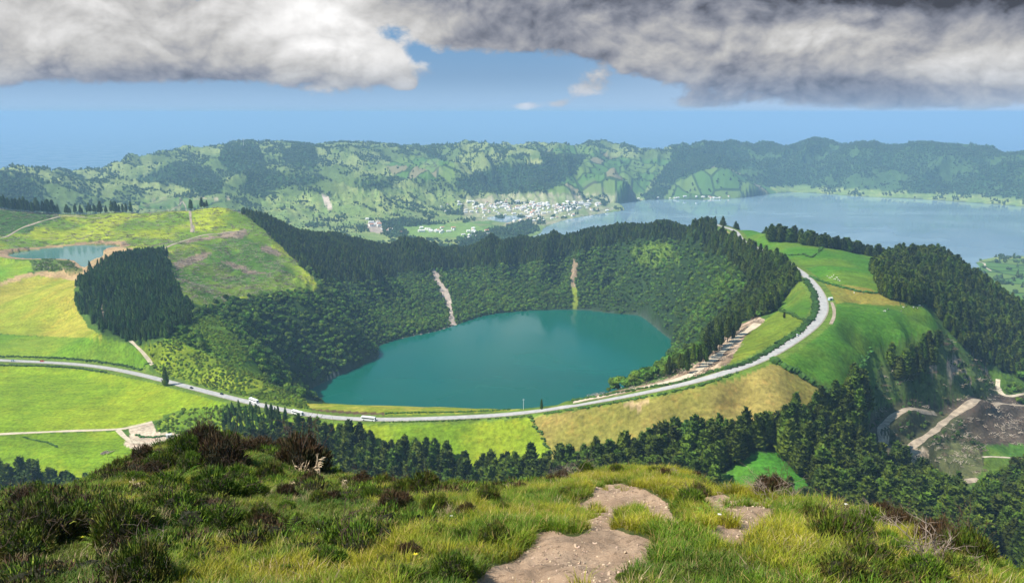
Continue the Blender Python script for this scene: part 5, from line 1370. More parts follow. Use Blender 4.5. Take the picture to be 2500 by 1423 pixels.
def where(px, py):
    """what a mound stands next to, for its label"""
    if px < 260: w = "at the left edge of the brow" if py < 1250 else "in the lower left corner"
    elif px < 560: w = "on the high brow at the left" if py < 1150 else ("among the left hand mounds" if py < 1250 else "in the left grass")
    elif px < 800: w = "beside the dead pale stalks" if py < 1180 else ("in front of the dead stalks" if py < 1300 else "below the dead stalks at the bottom")
    elif px < 1020: w = "against the conifer belt" if py < 1240 else "on the grass left of centre"
    elif px < 1300: w = "on the central dip" if py < 1260 else "left of the bare soil"
    elif px < 1560: w = "on the crest above bare soil"
    elif px < 1800: w = "between the bare soil patches"
    elif px < 1960: w = "beside the second soil patch"
    elif px < 2240: w = "on the right brow" if py < 1320 else "in the lower right grass"
    else: w = "by the branching dead shrub"
    return w
seen_lab = {}
for i, (x, y, rad, kind, hf) in enumerate(HEATH):
    p = None; yy = y + rad * 0.55 * hf
    while p is None and yy < 1500: p = fhit(x, yy); yy += 5
    if p is None: continue
    z = float(fheight(*p)); D = math.hypot(p[0], p[1], ZC - z); s = rad / 2080.0 * D / 0.52
    size = "large" if rad > 48 else ("small" if rad < 24 else "")
    lb = (size + " " + COLN[kind] + " heath mound " + where(x, y)).strip()
    nb = min(((math.hypot(x - q[0], y - q[1]), q) for j, q in enumerate(HEATH) if j != i), key=lambda e: e[0])[1]
    if lb in seen_lab: lb += (", left" if x < nb[0] else ", right") + " of " + ("large" if nb[2] > 48 else "smaller" if nb[2] < 24 else "medium") + " " + COLN[nb[3]].split()[-1] + " one"
    seen_lab.setdefault(lb, []).append((x, y))
    o = bpy.data.objects.new("heath_shrub", None); COL.objects.link(o)
    o.location = (p[0], p[1], z + 0.04 * s); o.scale = (s, s, s * min(hf, 1.05) * 1.3); o.rotation_euler = (0, 0, random.random() * 6.28)
    o['label'] = lb; o['category'] = "shrub"; o['group'] = "heath mounds on the hilltop"
    link("foliage", HM[kind][i % 3], o)
    link("branches", BR[i % 3], o)

# plants that stand out ------------------------------------------
def fpoint(px, py):
    p = None
    while p is None: p = fhit(px, py); py += 6
    z = float(fheight(*p)); return p[0], p[1], z, math.hypot(p[0], p[1], ZC - z)
def plant(name, px, py, hpx, h_model, parts, label, cat, group=None, rz=None):
    x, y, z, D = fpoint(px, py); s = hpx / 2080.0 * D / h_model
    o = bpy.data.objects.new(name, None); COL.objects.link(o); o.location = (x, y, z - 0.02); o.scale = (s, s, s); o.rotation_euler = (0, 0, random.random() * 6.28 if rz is None else rz)
    o['label'] = label; o['category'] = cat
    if group: o['group'] = group
    for nm, me in parts: link(nm, me, o)
    return o
def fern_mb(seed, nf=9, L=0.6):
    r = np.random.default_rng(seed); mb = MB()
    for k in range(nf):
        a = 6.283 * k / nf + r.normal() * 0.2; l = L * r.uniform(0.7, 1.1); d = np.array([math.cos(a), math.sin(a), 0]); s_ = np.array([-d[1], d[0], 0])
        P = [d * l * t + np.array([0, 0, l * (1.15 * t - 0.75 * t * t)]) for t in np.linspace(0, 1, 15)]
        for i in range(1, 15):
            w = l * 0.26 * math.sin(math.pi * min(1, (i + 1.5) / 16)) ** 0.7 * (1 - i / 17)
            for sg in (-1, 1):
                t0 = P[i]; tip = t0 + s_ * sg * w + d * w * 0.35 - np.array([0, 0, w * 0.2]); q = d * l * 0.022
                mb.add([t0 - q, t0 + q, tip], [(0, 1, 2)])
    return mb
def leaf_mb(L=0.5, W_=0.16, lean=0.35, az_=0.0):
    mb = MB(); V = []; d = np.array([math.cos(az_), math.sin(az_), 0]); s_ = np.array([-d[1], d[0], 0])
    for i in range(9):
        t = i / 8; w = W_ * math.sin(math.pi * (0.06 + 0.94 * t) ** 0.8) * 0.5 + 0.004; c = d * lean * L * t ** 1.6 + np.array([0, 0, L * t * (1 - 0.1 * t)])
        V += [c - s_ * w, c + d * w * 0.25, c + s_ * w]
    mb.add(V, [f for i in range(8) for f in ((3 * i, 3 * i + 1, 3 * i + 4, 3 * i + 3), (3 * i + 1, 3 * i + 2, 3 * i + 5, 3 * i + 4))]); return mb
def stalk_mb(seed, n=9, H_=0.9):
    r = np.random.default_rng(seed); mb = MB()
    for k in range(n):
        a = r.random() * 6.28; h = H_ * r.uniform(0.5, 1.0); x, y = r.normal(size=2) * 0.16; lx, ly = math.cos(a) * h * 0.35, math.sin(a) * h * 0.35
        mb.tube([(x, y, -0.03), (x + lx * .3, y + ly * .3, h * .5), (x + lx, y + ly, h)], [0.013, 0.010, 0.006], 5)
        for j in range(3):
            t = r.uniform(0.35, 1.0); b = r.random() * 6.28; l = r.uniform(0.12, 0.26); c = np.array([x + lx * t, y + ly * t, h * t]); e = c + np.array([math.cos(b) * l, math.sin(b) * l, -l * r.uniform(-0.3, .7)]); w = np.array([-math.sin(b), math.cos(b), 0.3]) * 0.013
            mb.add([c - w * .3, c + w * .3, (c + e) / 2 + w + (0, 0, .04), e, (c + e) / 2 - w + (0, 0, .02)], [(0, 1, 2, 4), (4, 2, 3)])
    return mb
M_FERN = blade_mat("fern_green", (0.13, 0.26, 0.02), (0.17, 0.28, 0.02), (0.20, 0.26, 0.03)); M_LEAF = blade_mat("broad_leaf_green", (0.22, 0.34, 0.02), (0.26, 0.36, 0.03), (0.22, 0.34, 0.02)); M_DEAD = simple_mat("dead_stalk", (0.58, 0.44, 0.28), 0.9, 0.25, 9.0)
fern_me = [fern_mb(i).mesh("fern_fronds", [M_FERN]) for i in range(3)]; st_me = [stalk_mb(i).mesh("dead_stalks", [M_DEAD]) for i in range(4)]
for i, (x, y, h, lb) in enumerate([(590, 1140, 34, "light green fern on the high left brow between brown mounds"), (440, 1172, 34, "light green fern low on the left brow"), (300, 1240, 36, "bright fern standing behind the large round heath bush"), (700, 1300, 44, "spreading fern in the grass below the dead stalks"), (1745, 1268, 46, "large dark fern between the two bare soil patches"),
                                (1705, 1272, 36, "smaller fern at the right edge of the main soil patch"), (1880, 1240, 34, "rosette of fresh green leaves under the upright twiggy shrub"), (250, 1330, 34, "fern left of the big bush in the lower left"), (910, 1150, 16, "tiny fern on the brow against the conifers"), (1130, 1400, 30, "fern near the bottom by the soil edge")]):
    plant("fern", x, y, h, 0.42, [("frond", fern_me[i % 3])], lb, "fern", rz=random.random() * 6)
for i, (x, y, h, lb) in enumerate([(765, 1175, 62, "tall clump of dead pale stalks with dry leaves on the left brow"), (735, 1165, 44, "dead pale stalks left of the tallest clump"), (850, 1205, 40, "dead pale stalks right of the tallest clump"), (700, 1200, 30, "broken straw coloured stalks lying below the tallest clump"), (560, 1195, 30, "dry stalks among the left mounds"), (930, 1190, 24, "feathery pale dead tuft before the conifer belt"),
                                (430, 1075, 20, "small dead stalks on the left outline of the brow"), (330, 1200, 34, "thin dead stalks leaning on the left slope"), (2400, 1330, 20, "dry stalks at the far right edge of the heath"), (2190, 1290, 28, "pale stalks on the right brow above the wood"), (60, 1310, 34, "dry stalks in the lower left"), (360, 1340, 40, "pale dry stalks beside the lower left bushes"), (540, 1350, 26, "dry leaf tuft in the lower left grass"), (20, 1250, 24, "dead stalks at the left picture edge"), (1210, 1150, 1, "")]):
    if lb: plant("dead_stalks", x, y, h, 0.85, [("stalk", st_me[i % 4])], lb, "dead plant")
x = plant("broad_leaf_plant", 1050, 1262, 42, 0.5, [("leaf", leaf_mb(0.5, 0.2, 0.35, 0.3).mesh("leaf", [M_LEAF])), ("leaf", leaf_mb(0.34, 0.15, -0.5, 0.5).mesh("leaf", [M_LEAF]))], "plant with two broad yellow green leaves standing out of the central grass", "plant", rz=0.0)
plant("broad_leaf_plant", 1150, 1258, 40, 0.5, [("leaf", leaf_mb(0.5, 0.2, 0.1, 1.4).mesh("leaf", [M_LEAF]))], "single pale green upright leaf among brown twigs right of the two leaved plant", "plant", rz=0.2)
for x, y, h, k, lb in [(2270, 1385, 74, 0, "branching dead grey shrub with twisted bare limbs at the right"), (2300, 1385, 44, 1, "smaller bare dead shrub leaning right of the twisted one"), (2150, 1285, 40, 2, "forked pale dead branch on the right brow"), (1410, 1165, 30, 1, "bare pale twigs on the crest behind the soil"), (1635, 1165, 26, 2, "bare twigs on the brow above the small meadow"), (1785, 1190, 14, 0, "thin bare stick beside the small meadow")]:
    plant("dead_shrub", x, y, h, 0.8, [("branches", BRP[k])], lb, "dead shrub")
for x, y, h, k, lb in [(1880, 1225, 66, 0, "upright grey brown twiggy shrub on the brow against the small meadow"), (1905, 1228, 44, 1, "shorter twiggy shrub right of the upright one on the brow"), (305, 1330, 70, 1, "bare stemmed front of the big lower left bush"), (345, 1423, 90, 0, "tall twiggy stems at the bottom left"), (490, 1075, 36, 1, "reddish upright twigs on the highest left brow"), (1380, 1165, 44, 1, "dark upright twigs at the left end of the crest")]:
    plant("twiggy_shrub", x, y, h, 0.95, [("stems", BRT[k])], lb, "shrub")
# flowers
def flower_me(col, nm):
    mb = MB(); mb.tube([(0, 0, 0), (0.01, 0, 0.16)], [0.004, 0.003], 4, 0)
    for k in range(6):
        a = k * 1.047; mb.add([(0, 0, .16), (math.cos(a - .35) * .03, math.sin(a - .35) * .03, .17), (math.cos(a) * .045, math.sin(a) * .045, .172), (math.cos(a + .35) * .03, math.sin(a + .35) * .03, .17)], [(0, 1, 2, 3)], 1)
    return mb.mesh(nm, [M_GRASS, simple_mat(nm + "_petals", col, 0.6)])
fy = flower_me((0.75, 0.62, 0.03), "yellow_flower"); fw = flower_me((0.82, 0.80, 0.72), "white_flower")
for x, y, lb, me_ in [(885, 1332, "yellow flower on the large heath mound left of centre", fy), (895, 1326, "second yellow flower on the large mound, slightly right", fy), (1015, 1380, "yellow flower near the bottom centre", fy), (120, 1335, "yellow flower in the lower left grass", fy), (205, 1330, "yellow flower left of the big lower left bush", fy),
                      (1102, 1275, "white flower right of the two leaved plant", fw), (780, 1308, "white flower in the grass left of the large mound", fw), (1755, 1277, "white flower by the fern between the soil patches", fw), (2063, 1236, "white flower on the right brow", fw), (930, 1182, "white flower at the brow before the conifers", fw)]:
    X_, Y_, Z_, D_ = fpoint(x, y + 6); o = link("flower", me_, loc=(X_, Y_, Z_ + 0.05), label=lb, category="flower"); o.scale = (0.8,) * 3
# ------------------------------------------------------------------ road, tracks
def ribbon(name, line, width, mat, lift=0.25, nx=5, crown=0.0, **props):
    line = np.asarray(line, float)[:, :2]; n = len(line)
    d = np.gradient(line, axis=0); d /= np.linalg.norm(d, axis=1)[:, None] + 1e-9
    nrm = np.stack([-d[:, 1], d[:, 0]], 1); ts = np.linspace(-0.5, 0.5, nx)
    wv = width if np.isscalar(width) else np.asarray(width)[:, None]
    off = ts[None, :] * wv * (1 + 0 * line[:, :1])
    X = line[:, 0:1] + nrm[:, 0:1] * off; Y = line[:, 1:2] + nrm[:, 1:2] * off
    Zr = height(X, Y) + lift
    V = np.stack([X, Y, Zr], 2).reshape(-1, 3)
    me = mesh_np(name, V, grid_faces(n, nx), mat)
    o = link(name, me, **(props or dict(kind='structure'))); return o
def asphalt():
    m, t, b, out = new_mat("worn_asphalt")
    geo = t.n('ShaderNodeNewGeometry'); n = t.noise(geo.outputs['Position'], 0.25, 6, 0.65)
    t.set(b, 'Base Color', t.mix(t.mapr(n, 0.35, 0.65), (0.30, 0.295, 0.28, 1), (0.40, 0.385, 0.36, 1)))
    b.inputs['Roughness'].default_value = 0.9; return m
M_ASPH = asphalt()
M_VERGE = simple_mat("gravel_verge", (0.30, 0.27, 0.20), 0.95, 0.35, 0.4)
M_SAND = simple_mat("track_sand", (0.31, 0.25, 0.18), 0.95, 0.4, 0.25)
M_DUST = simple_mat("pale_track_dust", (0.50, 0.42, 0.30), 0.95, 0.2, 0.3)
ribbon("road_verge", road_c, 9.0, M_VERGE, 0.22, 7)
ribbon("road", road_c, 6.8, M_ASPH, 0.34, 7)
def track(pts, w, mat, name="track", r0=45, r1=9000, step=4.0):
    L = pts
    wv = w * ((0.7 + 0.5 * fbm(L[:, 0], L[:, 1], 18, 2, 301)) if w < 7 else (0.25 + 1.1 * fbm(L[:, 0], L[:, 1], 22, 3, 301)))
    return ribbon(name, L, wv, mat, 0.22 if L[:, 1].mean() < 1100 else 0.4)

for L, (pts, w, mt, r0, r1) in zip(track_lines, TRACKS): track(L, w, globals()[mt])

# hedges -------------------------------------------------------
def hedge(pts, w, h, label, r0=45, r1=9000, line=None, mat=None, cat="hedge", gaps=0.0, lump=0.0):
    L = np.asarray(line) if line is not None else catmull(hits(pts, r0, r1), 1.6)
    r = np.random.default_rng(int(abs(L[0, 0] * 7 + L[0, 1])) % 9999); mb = MB(); z0 = float(height(L[0, 0], L[0, 1]))
    o0 = np.array([L[0, 0], L[0, 1], z0])
    V0, Fs0 = ICO1
    acc = 0
    for k in range(len(L)):
        if r.random() < gaps: continue
        x, y = L[k, :2] + r.normal(size=2) * w * 0.18
        s = (0.7 + 0.5 * r.random()) * (1 + lump * (fbm(np.array([x]), np.array([y]), 14, 2, 311)[0] - 0.4) * 3)
        c = np.array([x, y, float(height(x, y)) + h * 0.35 * s]) - o0
        V = V0 * np.array([w * 0.55, w * 0.55, h * 0.6]) * s * (1 + 0.2 * r.normal(size=(len(V0), 1))) + c
        mb.add(V, Fs0)
        mb.tris(c + r.normal(size=(7, 3)) * np.array([w * .35, w * .35, h * .3]) * s, 0.6, 7, r, 1.0)
    o = link("hedge", mb.mesh("hedge", [mat or M_HEDGE]), loc=tuple(o0), label=label, category=cat, group="hedges between road and fields")
    return o
hedge([(1400, 978), (1480, 965), (1560, 950), (1640, 938), (1700, 922), (1770, 902)], 3.0, 1.5, "green hedge along the lake side of the road beside the bare earth track", 500, 900)
hedge([(1772, 902), (1830, 884), (1870, 862), (1920, 830), (1955, 805), (1980, 780), (1992, 748), (1985, 715), (1965, 682)], 5.0, 2.0, "broad dark hedge inside the long curve of the road on the right", 500, 1100)
hedge([(1330, 1010), (1400, 1000), (1480, 987), (1560, 973), (1640, 957), (1720, 938), (1800, 912)], 2.8, 1.3, "low hedge between the road and the ochre field", 450, 900, gaps=0.1)
hedge([(1885, 882), (1915, 898), (1950, 916), (1985, 938), (2020, 958)], 3.5, 2.4, "dark hedge dividing the ochre field from the green plateau field", 450, 900, lump=0.6)
hedge([(1290, 1016), (1305, 1042), (1325, 1070), (1345, 1105)], 2.4, 1.3, "thin hedge dividing the yellow green pasture from the ochre field", 400, 800)
hedge([(-60, 870), (0, 871), (100, 874), (200, 880), (280, 890), (345, 903)], 3.0, 1.5, "hedge on the far side of the road at the left edge", 500, 1400)
hedge([(-60, 891), (0, 893), (100, 894), (180, 899), (260, 910)], 3.0, 1.4, "hedge on the near side of the road at the left edge", 500, 1200)
hedge([(1925, 624), (1960, 622), (2000, 613), (2040, 603)], 3, 2.0, "hedge crossing the upper green field near the far tree line", 700, 1500)
hedge([(1975, 675), (2010, 690), (2060, 704), (2130, 716), (2170, 716), (2200, 733), (2262, 744)], 3, 1.8, "winding hedge below the wooded hill on the right plateau", 650, 1200)
hedge([(1885, 752), (1915, 762), (1945, 775), (1972, 786)], 2.6, 1.6, "short hedge between two small fields inside the road bend", 550, 1000)
hedge([(940, 1010), (1030, 1008), (1150, 1005), (1245, 1000)], 2.2, 1.2, "green hedge on the grass strip between lake and road", 560, 760)
hedge([(930, 1031), (1050, 1029), (1180, 1024), (1280, 1017)], 1.8, 1.0, "low hedge below the road along the yellow green pasture", 500, 800, gaps=0.3)
hedge([(340, 905), (380, 935)][:1] + [(352, 898), (372, 888)], 2.0, 1.2, "small hedge at the corner where the dirt track leaves the road", 600, 1200)
hedge([(2050, 975), (2085, 935), (2110, 890), (2125, 855)], 3.0, 1.5, "overgrown hedge on the right edge of the green plateau field", 450, 1000, gaps=0.3)
hedge([(60, 1068), (110, 1080), (140, 1092)], 2.0, 0.7, "faint bushy bank in the lower left pasture", 450, 1000, gaps=0.2)
hedge([(335, 1062), (345, 1068), (372, 1068), (410, 1064)], 2.4, 1.4, "hedge inside the loop of the pale track and parking ground", 450, 1000)

# free standing trees -------------------------------------------
LONE = [(405, 942, 44, "slim dark tree standing alone beside the sunlit road on the left", "lone"), (1410, 962, 26, "thin bare stemmed tree at the lake end of the bushy slope", "thin"), (1322, 1000, 26, "thin small tree by the road at the lake brink", "thin"),
        (742, 1068, 44, "narrow conifer, first of the row below the bus", ""), (776, 1078, 58, "broad conifer, second of the row below the road", ""), (802, 1084, 42, "smaller conifer beside the broad one below the road", ""), (832, 1086, 52, "cone shaped conifer, last before the gap in the row", ""),
        (880, 1088, 56, "tall conifer just right of the gap in the row", ""), (905, 1096, 44, "sloping topped conifer right of the tall one", ""), (990, 1112, 52, "leaning pair, left conifer above the pasture edge", ""), (1014, 1116, 50, "right hand conifer of the pair above the pasture edge", ""),
        (1048, 1124, 44, "narrow conifer beside the pasture edge", ""), (1092, 1130, 56, "highest conifer at the bottom of the yellow green pasture", ""), (1525, 1118, 66, "tall pointed conifer against the ochre field", ""), (1240, 1158, 48, "conifer standing above the belt under the pasture", ""),
        (1652, 1080, 60, "round topped tall tree against the ochre field", ""), (1940, 1020, 60, "conifer at the field corner beside the hedge end", "")]
for x, y, hp, lb, kind in LONE:
    p = hit(x, y, 330, 1200); z = float(height(*p)); D = math.hypot(p[0], p[1], ZC - z); h = hp / 2080 * D
    tree("conifer", p[0], p[1], z, h, random.randrange(7), random.random() * 6, lb, "tree", None if kind else "conifers rising above the belt", 0.62 if kind == "thin" else (0.7 if kind else 1.1))
p = hit(1690, 1070, 330, 700)
bt_c = broad_crown(777, 17, 8, 600, lumps=9).mesh("broadleaf_crown", [foliage_mat("light_broadleaf", (0.07, 0.16, 0.022), 0.1)])
bt_t = trunk_mb(12, 0.4, 5).mesh("broadleaf_trunk", [M_BARK])
o = bpy.data.objects.new("broadleaf_tree", None); COL.objects.link(o); p = hit(1682, 1092, 330, 700); o.location = (p[0], p[1], float(height(*p)))
o['label'] = "bright green round broadleaf tree among the dark conifers below the ochre field"; o['category'] = "tree"
link("crown", bt_c, o); link("trunk", bt_t, o)
for x, y, hp in [(1755, 1148, 52), (1738, 1150, 46), (1722, 1150, 44)]:
    p = hit(x, y, 330, 700); z = float(height(*p)); D = math.hypot(p[0], p[1], ZC - z)
    tree("conifer", p[0], p[1], z, hp / 2080 * D, 1, random.random() * 6, "paler yellowish conifer at the left border of the small meadow", "tree", "pale conifers by the small meadow", 1.15, pale_crown)
# rows with bare trunks on the skyline
def crest(px, r0, r1):
    a = float(az_of(px, 520)); rr = np.linspace(r0, r1, 400); k = int(np.argmax((height(rr * math.sin(a), rr * math.cos(a)) - ZC) / rr)); return rr[k] * math.sin(a), rr[k] * math.cos(a)
def row(pts, n, hp, label, group, r0, r1, bare=0.0, jit=6, wide=0.8):
    L = catmull([crest(q[0], r0, r1) for q in pts] if r0 == 1500 else hits(pts, r0, r1), 5); L = L[:, :2]
    for k in range(n):
        q = L[int((k + 0.5 * random.random()) / n * (len(L) - 1))]; x = q[0] + random.uniform(-jit, jit); y = q[1] + random.uniform(-jit, jit)
        z = float(height(x, y)); D = math.hypot(x, y, ZC - z); h = hp / 2080 * D * random.uniform(0.7, 1.2)
        o = tree("skyline_tree", x, y, z + bare * h * 0.5, h, random.randrange(7), random.random() * 6, label, "tree", group, wide * random.uniform(.8, 1.2))
        for c in o.children:
            if c.name.startswith("trunk"): c.location.z = -bare * CON_H * 0.5; c.scale = (1.6, 1.6, 1.2)
row([(-30, 498), (30, 503), (70, 508), (110, 518), (150, 526)], 40, 24, "dark skyline tree on the hill crest at the left edge", "trees on the left hill crest", 1500, 2300, 0.3)
row([(150, 527), (190, 530), (240, 533)], 16, 16, "thin pale stemmed tree beside the ridge track", "thin trees beside the ridge track", 1500, 2300, 0.7)
row([(240, 531), (270, 527), (300, 522), (325, 518)], 14, 20, "dark tree of the short row right of the ridge track", "short row above the pond slope", 1500, 2300, 0.3)
row([(468, 507), (472, 506), (498, 504), (505, 503), (525, 500)], 6, 18, "single stem tree left of the wooded summit", "stems left of the summit", 1500, 2300, 0.5)
row([(1750, 548), (1790, 556), (1850, 566), (1880, 575)], 44, 20, "dark conifer lining the far edge of the upper green field", "tree line along the big lake", 900, 1900, 0.0, 9, 1.35)
row([(1888, 582), (1905, 588), (1925, 590), (1945, 592)], 20, 30, "taller clumped conifer in the middle of the lakeside tree line", "clump in the lakeside tree line", 900, 1700, 0.0, 10, 1.5)
row([(1965, 594), (2000, 603), (2040, 608), (2080, 616), (2120, 624), (2160, 632), (2190, 636)], 80, 27, "dark conifer lining the edge between green field and wooded hill", "tree line left of the wooded hill", 900, 1500, 0.0, 9, 1.35)
row([(1930, 772), (1932, 774)], 1, 14, "small dark conifer in the field inside the road bend", None, 500, 1000, 0)
row([(690 + 1000, 905), (1720, 888), (1745, 860), (1770, 835), (1800, 812)], 34, 42, "bare stemmed conifer at the ragged edge of the wood above the earth track", "stems above the earth track", 500, 1000, 0.5, 5, 0.7)
row([(1640, 915), (1665, 905), (1690, 895)], 14, 34, "bare stemmed conifer left of the earth track", "stems left of the earth track", 500, 900, 0.4, 5, 0.7)

# vehicles ------------------------------------------------------
M_WHITE = simple_mat("white_paint", (0.80, 0.80, 0.78), 0.35); M_GLASS = simple_mat("dark_window_glass", (0.02, 0.025, 0.03), 0.1, spec=0.6)
M_TYRE = simple_mat("tyre_rubber", (0.02, 0.02, 0.02), 0.9); M_RED = simple_mat("red_paint", (0.50, 0.02, 0.015), 0.3); M_BLUEC = simple_mat("pale_blue_paint", (0.35, 0.45, 0.55), 0.3); M_BLK = simple_mat("black_paint", (0.015, 0.016, 0.02), 0.25)
def on_road(px, side=1.7):
    pr = np.array([project(q[0], q[1], q[2])[0] for q in road_c[:-60]]); k = int(np.argmin(np.abs(pr - px))); k = min(max(k, 1), len(road_c) - 2)
    d = road_c[k + 1] - road_c[k - 1]; a = math.atan2(d[1], d[0]); nx, ny = -math.sin(a), math.cos(a)
    x, y = road_c[k, 0] + nx * side, road_c[k, 1] + ny * side
    return x, y, float(height(x, y)) + 0.36, a
def wheels(o, xs, y, r, w=0.28):
    mb = MB()
    V = []; n = 14
    for s in (-w / 2, w / 2): V += [(r * math.cos(2 * math.pi * k / n), s, r * math.sin(2 * math.pi * k / n)) for k in range(n)]
    mb.add(V, [tuple(range(n))[::-1], tuple(range(n, 2 * n))] + [(k, (k + 1) % n, n + (k + 1) % n, n + k) for k in range(n)])
    me = mb.mesh("wheel", [M_TYRE])
    for x in xs:
        for s in (-1, 1): link("wheel", me, o, (x, s * y, r))
def hull(profile, w, mat, name, top_in=0.12):
    """side profile (x, z) swept across the width, the upper points pulled in"""
    mb = MB(); n = len(profile); zmax = max(p[1] for p in profile); zmin = min(p[1] for p in profile)
    V = []
    for s in (-1, 1):
        for x, z in profile:
            k = w / 2 - top_in * ((z - zmin) / (zmax - zmin)) ** 2; V.append((x, s * k, z))
    mb.add(V, [tuple(range(n)), tuple(range(n, 2 * n))[::-1]] + [(k, n + k, n + (k + 1) % n, (k + 1) % n) for k in range(n)])
    return mb.mesh(name, [mat])
def vehicle(kind, px, side, label, paint_, flip=False):
    x, y, z, a = on_road(px, side)
    o = bpy.data.objects.new(kind, None); COL.objects.link(o); o.location = (x, y, z); o.rotation_euler = (0, 0, a + (math.pi if flip else 0)); o['label'] = label; o['category'] = kind.replace("_", " ")
    if kind == "bus":
        link("body", hull([(-6, 0.35), (5.7, 0.35), (6.0, 0.9), (5.9, 2.2), (5.6, 3.15), (5.2, 3.3), (-5.7, 3.3), (-6, 3.0)], 2.5, paint_, "bus_body"), o)
        for s in (-1, 1):
            mb = MB(); mb.box((0, s * 1.235, 2.15), (10.4, 0.06, 0.85)); link("side_window", mb.mesh("side_window", [M_GLASS]), o)
        mb = MB(); mb.box((5.93, 0, 2.0), (0.12, 2.1, 1.2)); link("windscreen", mb.mesh("windscreen", [M_GLASS]), o)
        mb = MB(); mb.box((-1.5, 0, 3.38), (2.0, 1.4, 0.2)); link("roof_unit", mb.mesh("roof_unit", [M_WHITE]), o)
        wheels(o, (-3.4, 3.9), 1.12, 0.48)
    else:
        link("body", hull([(-2.1, 0.3), (2.1, 0.3), (2.15, 0.75), (1.1, 0.92), (-1.95, 0.95), (-2.15, 0.8)], 1.75, paint_, "car_body", 0.05), o)
        link("cabin", hull([(-1.9, 0.93), (1.05, 0.93), (0.45, 1.40), (-1.4, 1.45)], 1.6, M_GLASS, "car_cabin", 0.2), o)
        mb = MB(); mb.box((-0.5, 0, 1.46), (1.7, 1.2, 0.06)); link("roof", mb.mesh("car_roof", [paint_]), o)
        wheels(o, (-1.3, 1.35), 0.8, 0.32, 0.2)
    return o
vehicle("bus", 617, 1.7, "white coach on the road behind the young trees left of centre", M_WHITE)
vehicle("bus", 733, -4.0, "white coach standing on the grassy verge right of the first one", M_WHITE)
vehicle("bus", 909, -3.2, "white coach, rightmost of the three, beside the sunlit pasture", M_WHITE)
vehicle("car", 541, 1.7, "small black car just left of the coaches on the pale road", M_BLK)
vehicle("car", 105, 1.7, "red car on the road at the left edge", M_RED)
vehicle("car", 33, -1.7, "pale blue car nearest the left edge of the road", M_BLUEC)
vehicle("car", 470, -1.7, "dark car on the sunlit stretch right of the lone tree", M_BLK)
vehicle("car", 1953, 2.0, "white car at the bend where the road meets the wood", M_WHITE)

# sheds, logs, poles, cattle -------------------------------------
M_ROOF = simple_mat("pale_roof", (0.62, 0.60, 0.56), 0.7, 0.15, 0.5); M_WALL = simple_mat("white_wall", (0.80, 0.78, 0.72), 0.85); M_TILE = simple_mat("terracotta_tiles", (0.50, 0.24, 0.15), 0.85, 0.2, 0.8)
def house_mesh(w, d, h, rh, roof, wall=None, eave=0.4):
    mb = MB(); mb.box((0, 0, h / 2 - 0.4), (w, d, h + 0.8), 0)
    y = d / 2 + eave; x = w / 2 + eave
    V = [(-x, -y, h - 0.15), (x, -y, h - 0.15), (x, 0, h + rh), (-x, 0, h + rh), (-x, y, h - 0.15), (x, y, h - 0.15)]
    V += [(a, b, c + 0.15) for a, b, c in V]
    mb.add(V, [(0, 3, 2, 1), (3, 4, 5, 2), (6, 7, 8, 9), (9, 8, 11, 10), (0, 1, 7, 6), (4, 10, 11, 5), (0, 6, 9, 3), (3, 9, 10, 4), (1, 2, 8, 7), (2, 5, 11, 8)], 1)
    mb.add([(-w / 2, -d / 2, h), (-w / 2, d / 2, h), (-w / 2, 0, h + rh - 0.1), (w / 2, -d / 2, h), (w / 2, d / 2, h), (w / 2, 0, h + rh - 0.1)], [(0, 1, 2), (4, 3, 5)], 0)
    return mb.mesh("house", [wall or M_WALL, roof])
def shed(px, py, w, d, h, label, mat, r0=330, r1=1500, rz=0.3, name="shed"):
    p = hit(px, py, r0, r1); o = bpy.data.objects.new(name, None); COL.objects.link(o); o.location = (*p, float(height(*p)) + 0.1); o.rotation_euler = (0, 0, rz); o['label'] = label; o['category'] = name
    mb = MB(); mb.box((0, 0, h / 2 - 0.3), (w, d, h + 0.6)); link("wall", mb.mesh("shed_wall", [mat]), o)
    mb = MB(); V = [(-w / 2 - .2, -d / 2 - .2, h), (w / 2 + .2, -d / 2 - .2, h), (w / 2 + .2, d / 2 + .2, h), (-w / 2 - .2, d / 2 + .2, h), (-w / 2 - .2, 0, h + .8), (w / 2 + .2, 0, h + .8)]
    mb.add(V, [(0, 1, 5, 4), (3, 4, 5, 2), (0, 4, 3), (1, 2, 5)]); link("roof", mb.mesh("shed_roof", [M_ROOF]), o)
    mb = MB(); mb.box((0, -d / 2 - 0.03, 1.0), (1.1, 0.06, 2.0)); link("door", mb.mesh("shed_door", [M_TWIGD]), o)
shed(413, 1068, 4.5, 3.0, 2.4, "small white shed on the pale ground inside the track loop", M_WHITE)
shed(2027, 733, 3.5, 2.6, 2.0, "bluish white milking shelter on the track beside the road bend", simple_mat("blue_panel", (0.35, 0.50, 0.60), 0.5))
shed(1319, 597, 9.0, 5.0, 3.5, "pale hut half hidden among trees on the back rim of the crater", M_WHITE, 1500, 2300)
# log pile
p = hit(258, 1106, 400, 1000); r = random.Random(4)
for k in range(9):
    mb = MB(); L_ = r.uniform(5, 8); mb.tube([(-L_ / 2, 0, 0), (0, r.uniform(-.1, .1), 0.05), (L_ / 2, 0, 0)], [0.28, 0.25, 0.2], 8)
    x, y = p[0] + (k % 5) * 0.75 - 2 + (4 if k > 6 else 0), p[1] + r.uniform(-.6, .6) + (k // 5) * 0.3
    link("log", mb.mesh("log", [simple_mat("cut_log", (0.40, 0.31, 0.22), 0.9, 0.3, 1.0)] if k == 0 else [bpy.data.materials["cut_log"]]), loc=(x, y, float(height(x, y)) + 0.28 + (k // 5) * 0.5), label="pale felled log in the loose pile at the edge of the lower left pasture", category="log", group="log pile in the lower left pasture").rotation_euler = (0, 0, 1.15 + r.uniform(-.15, .15))
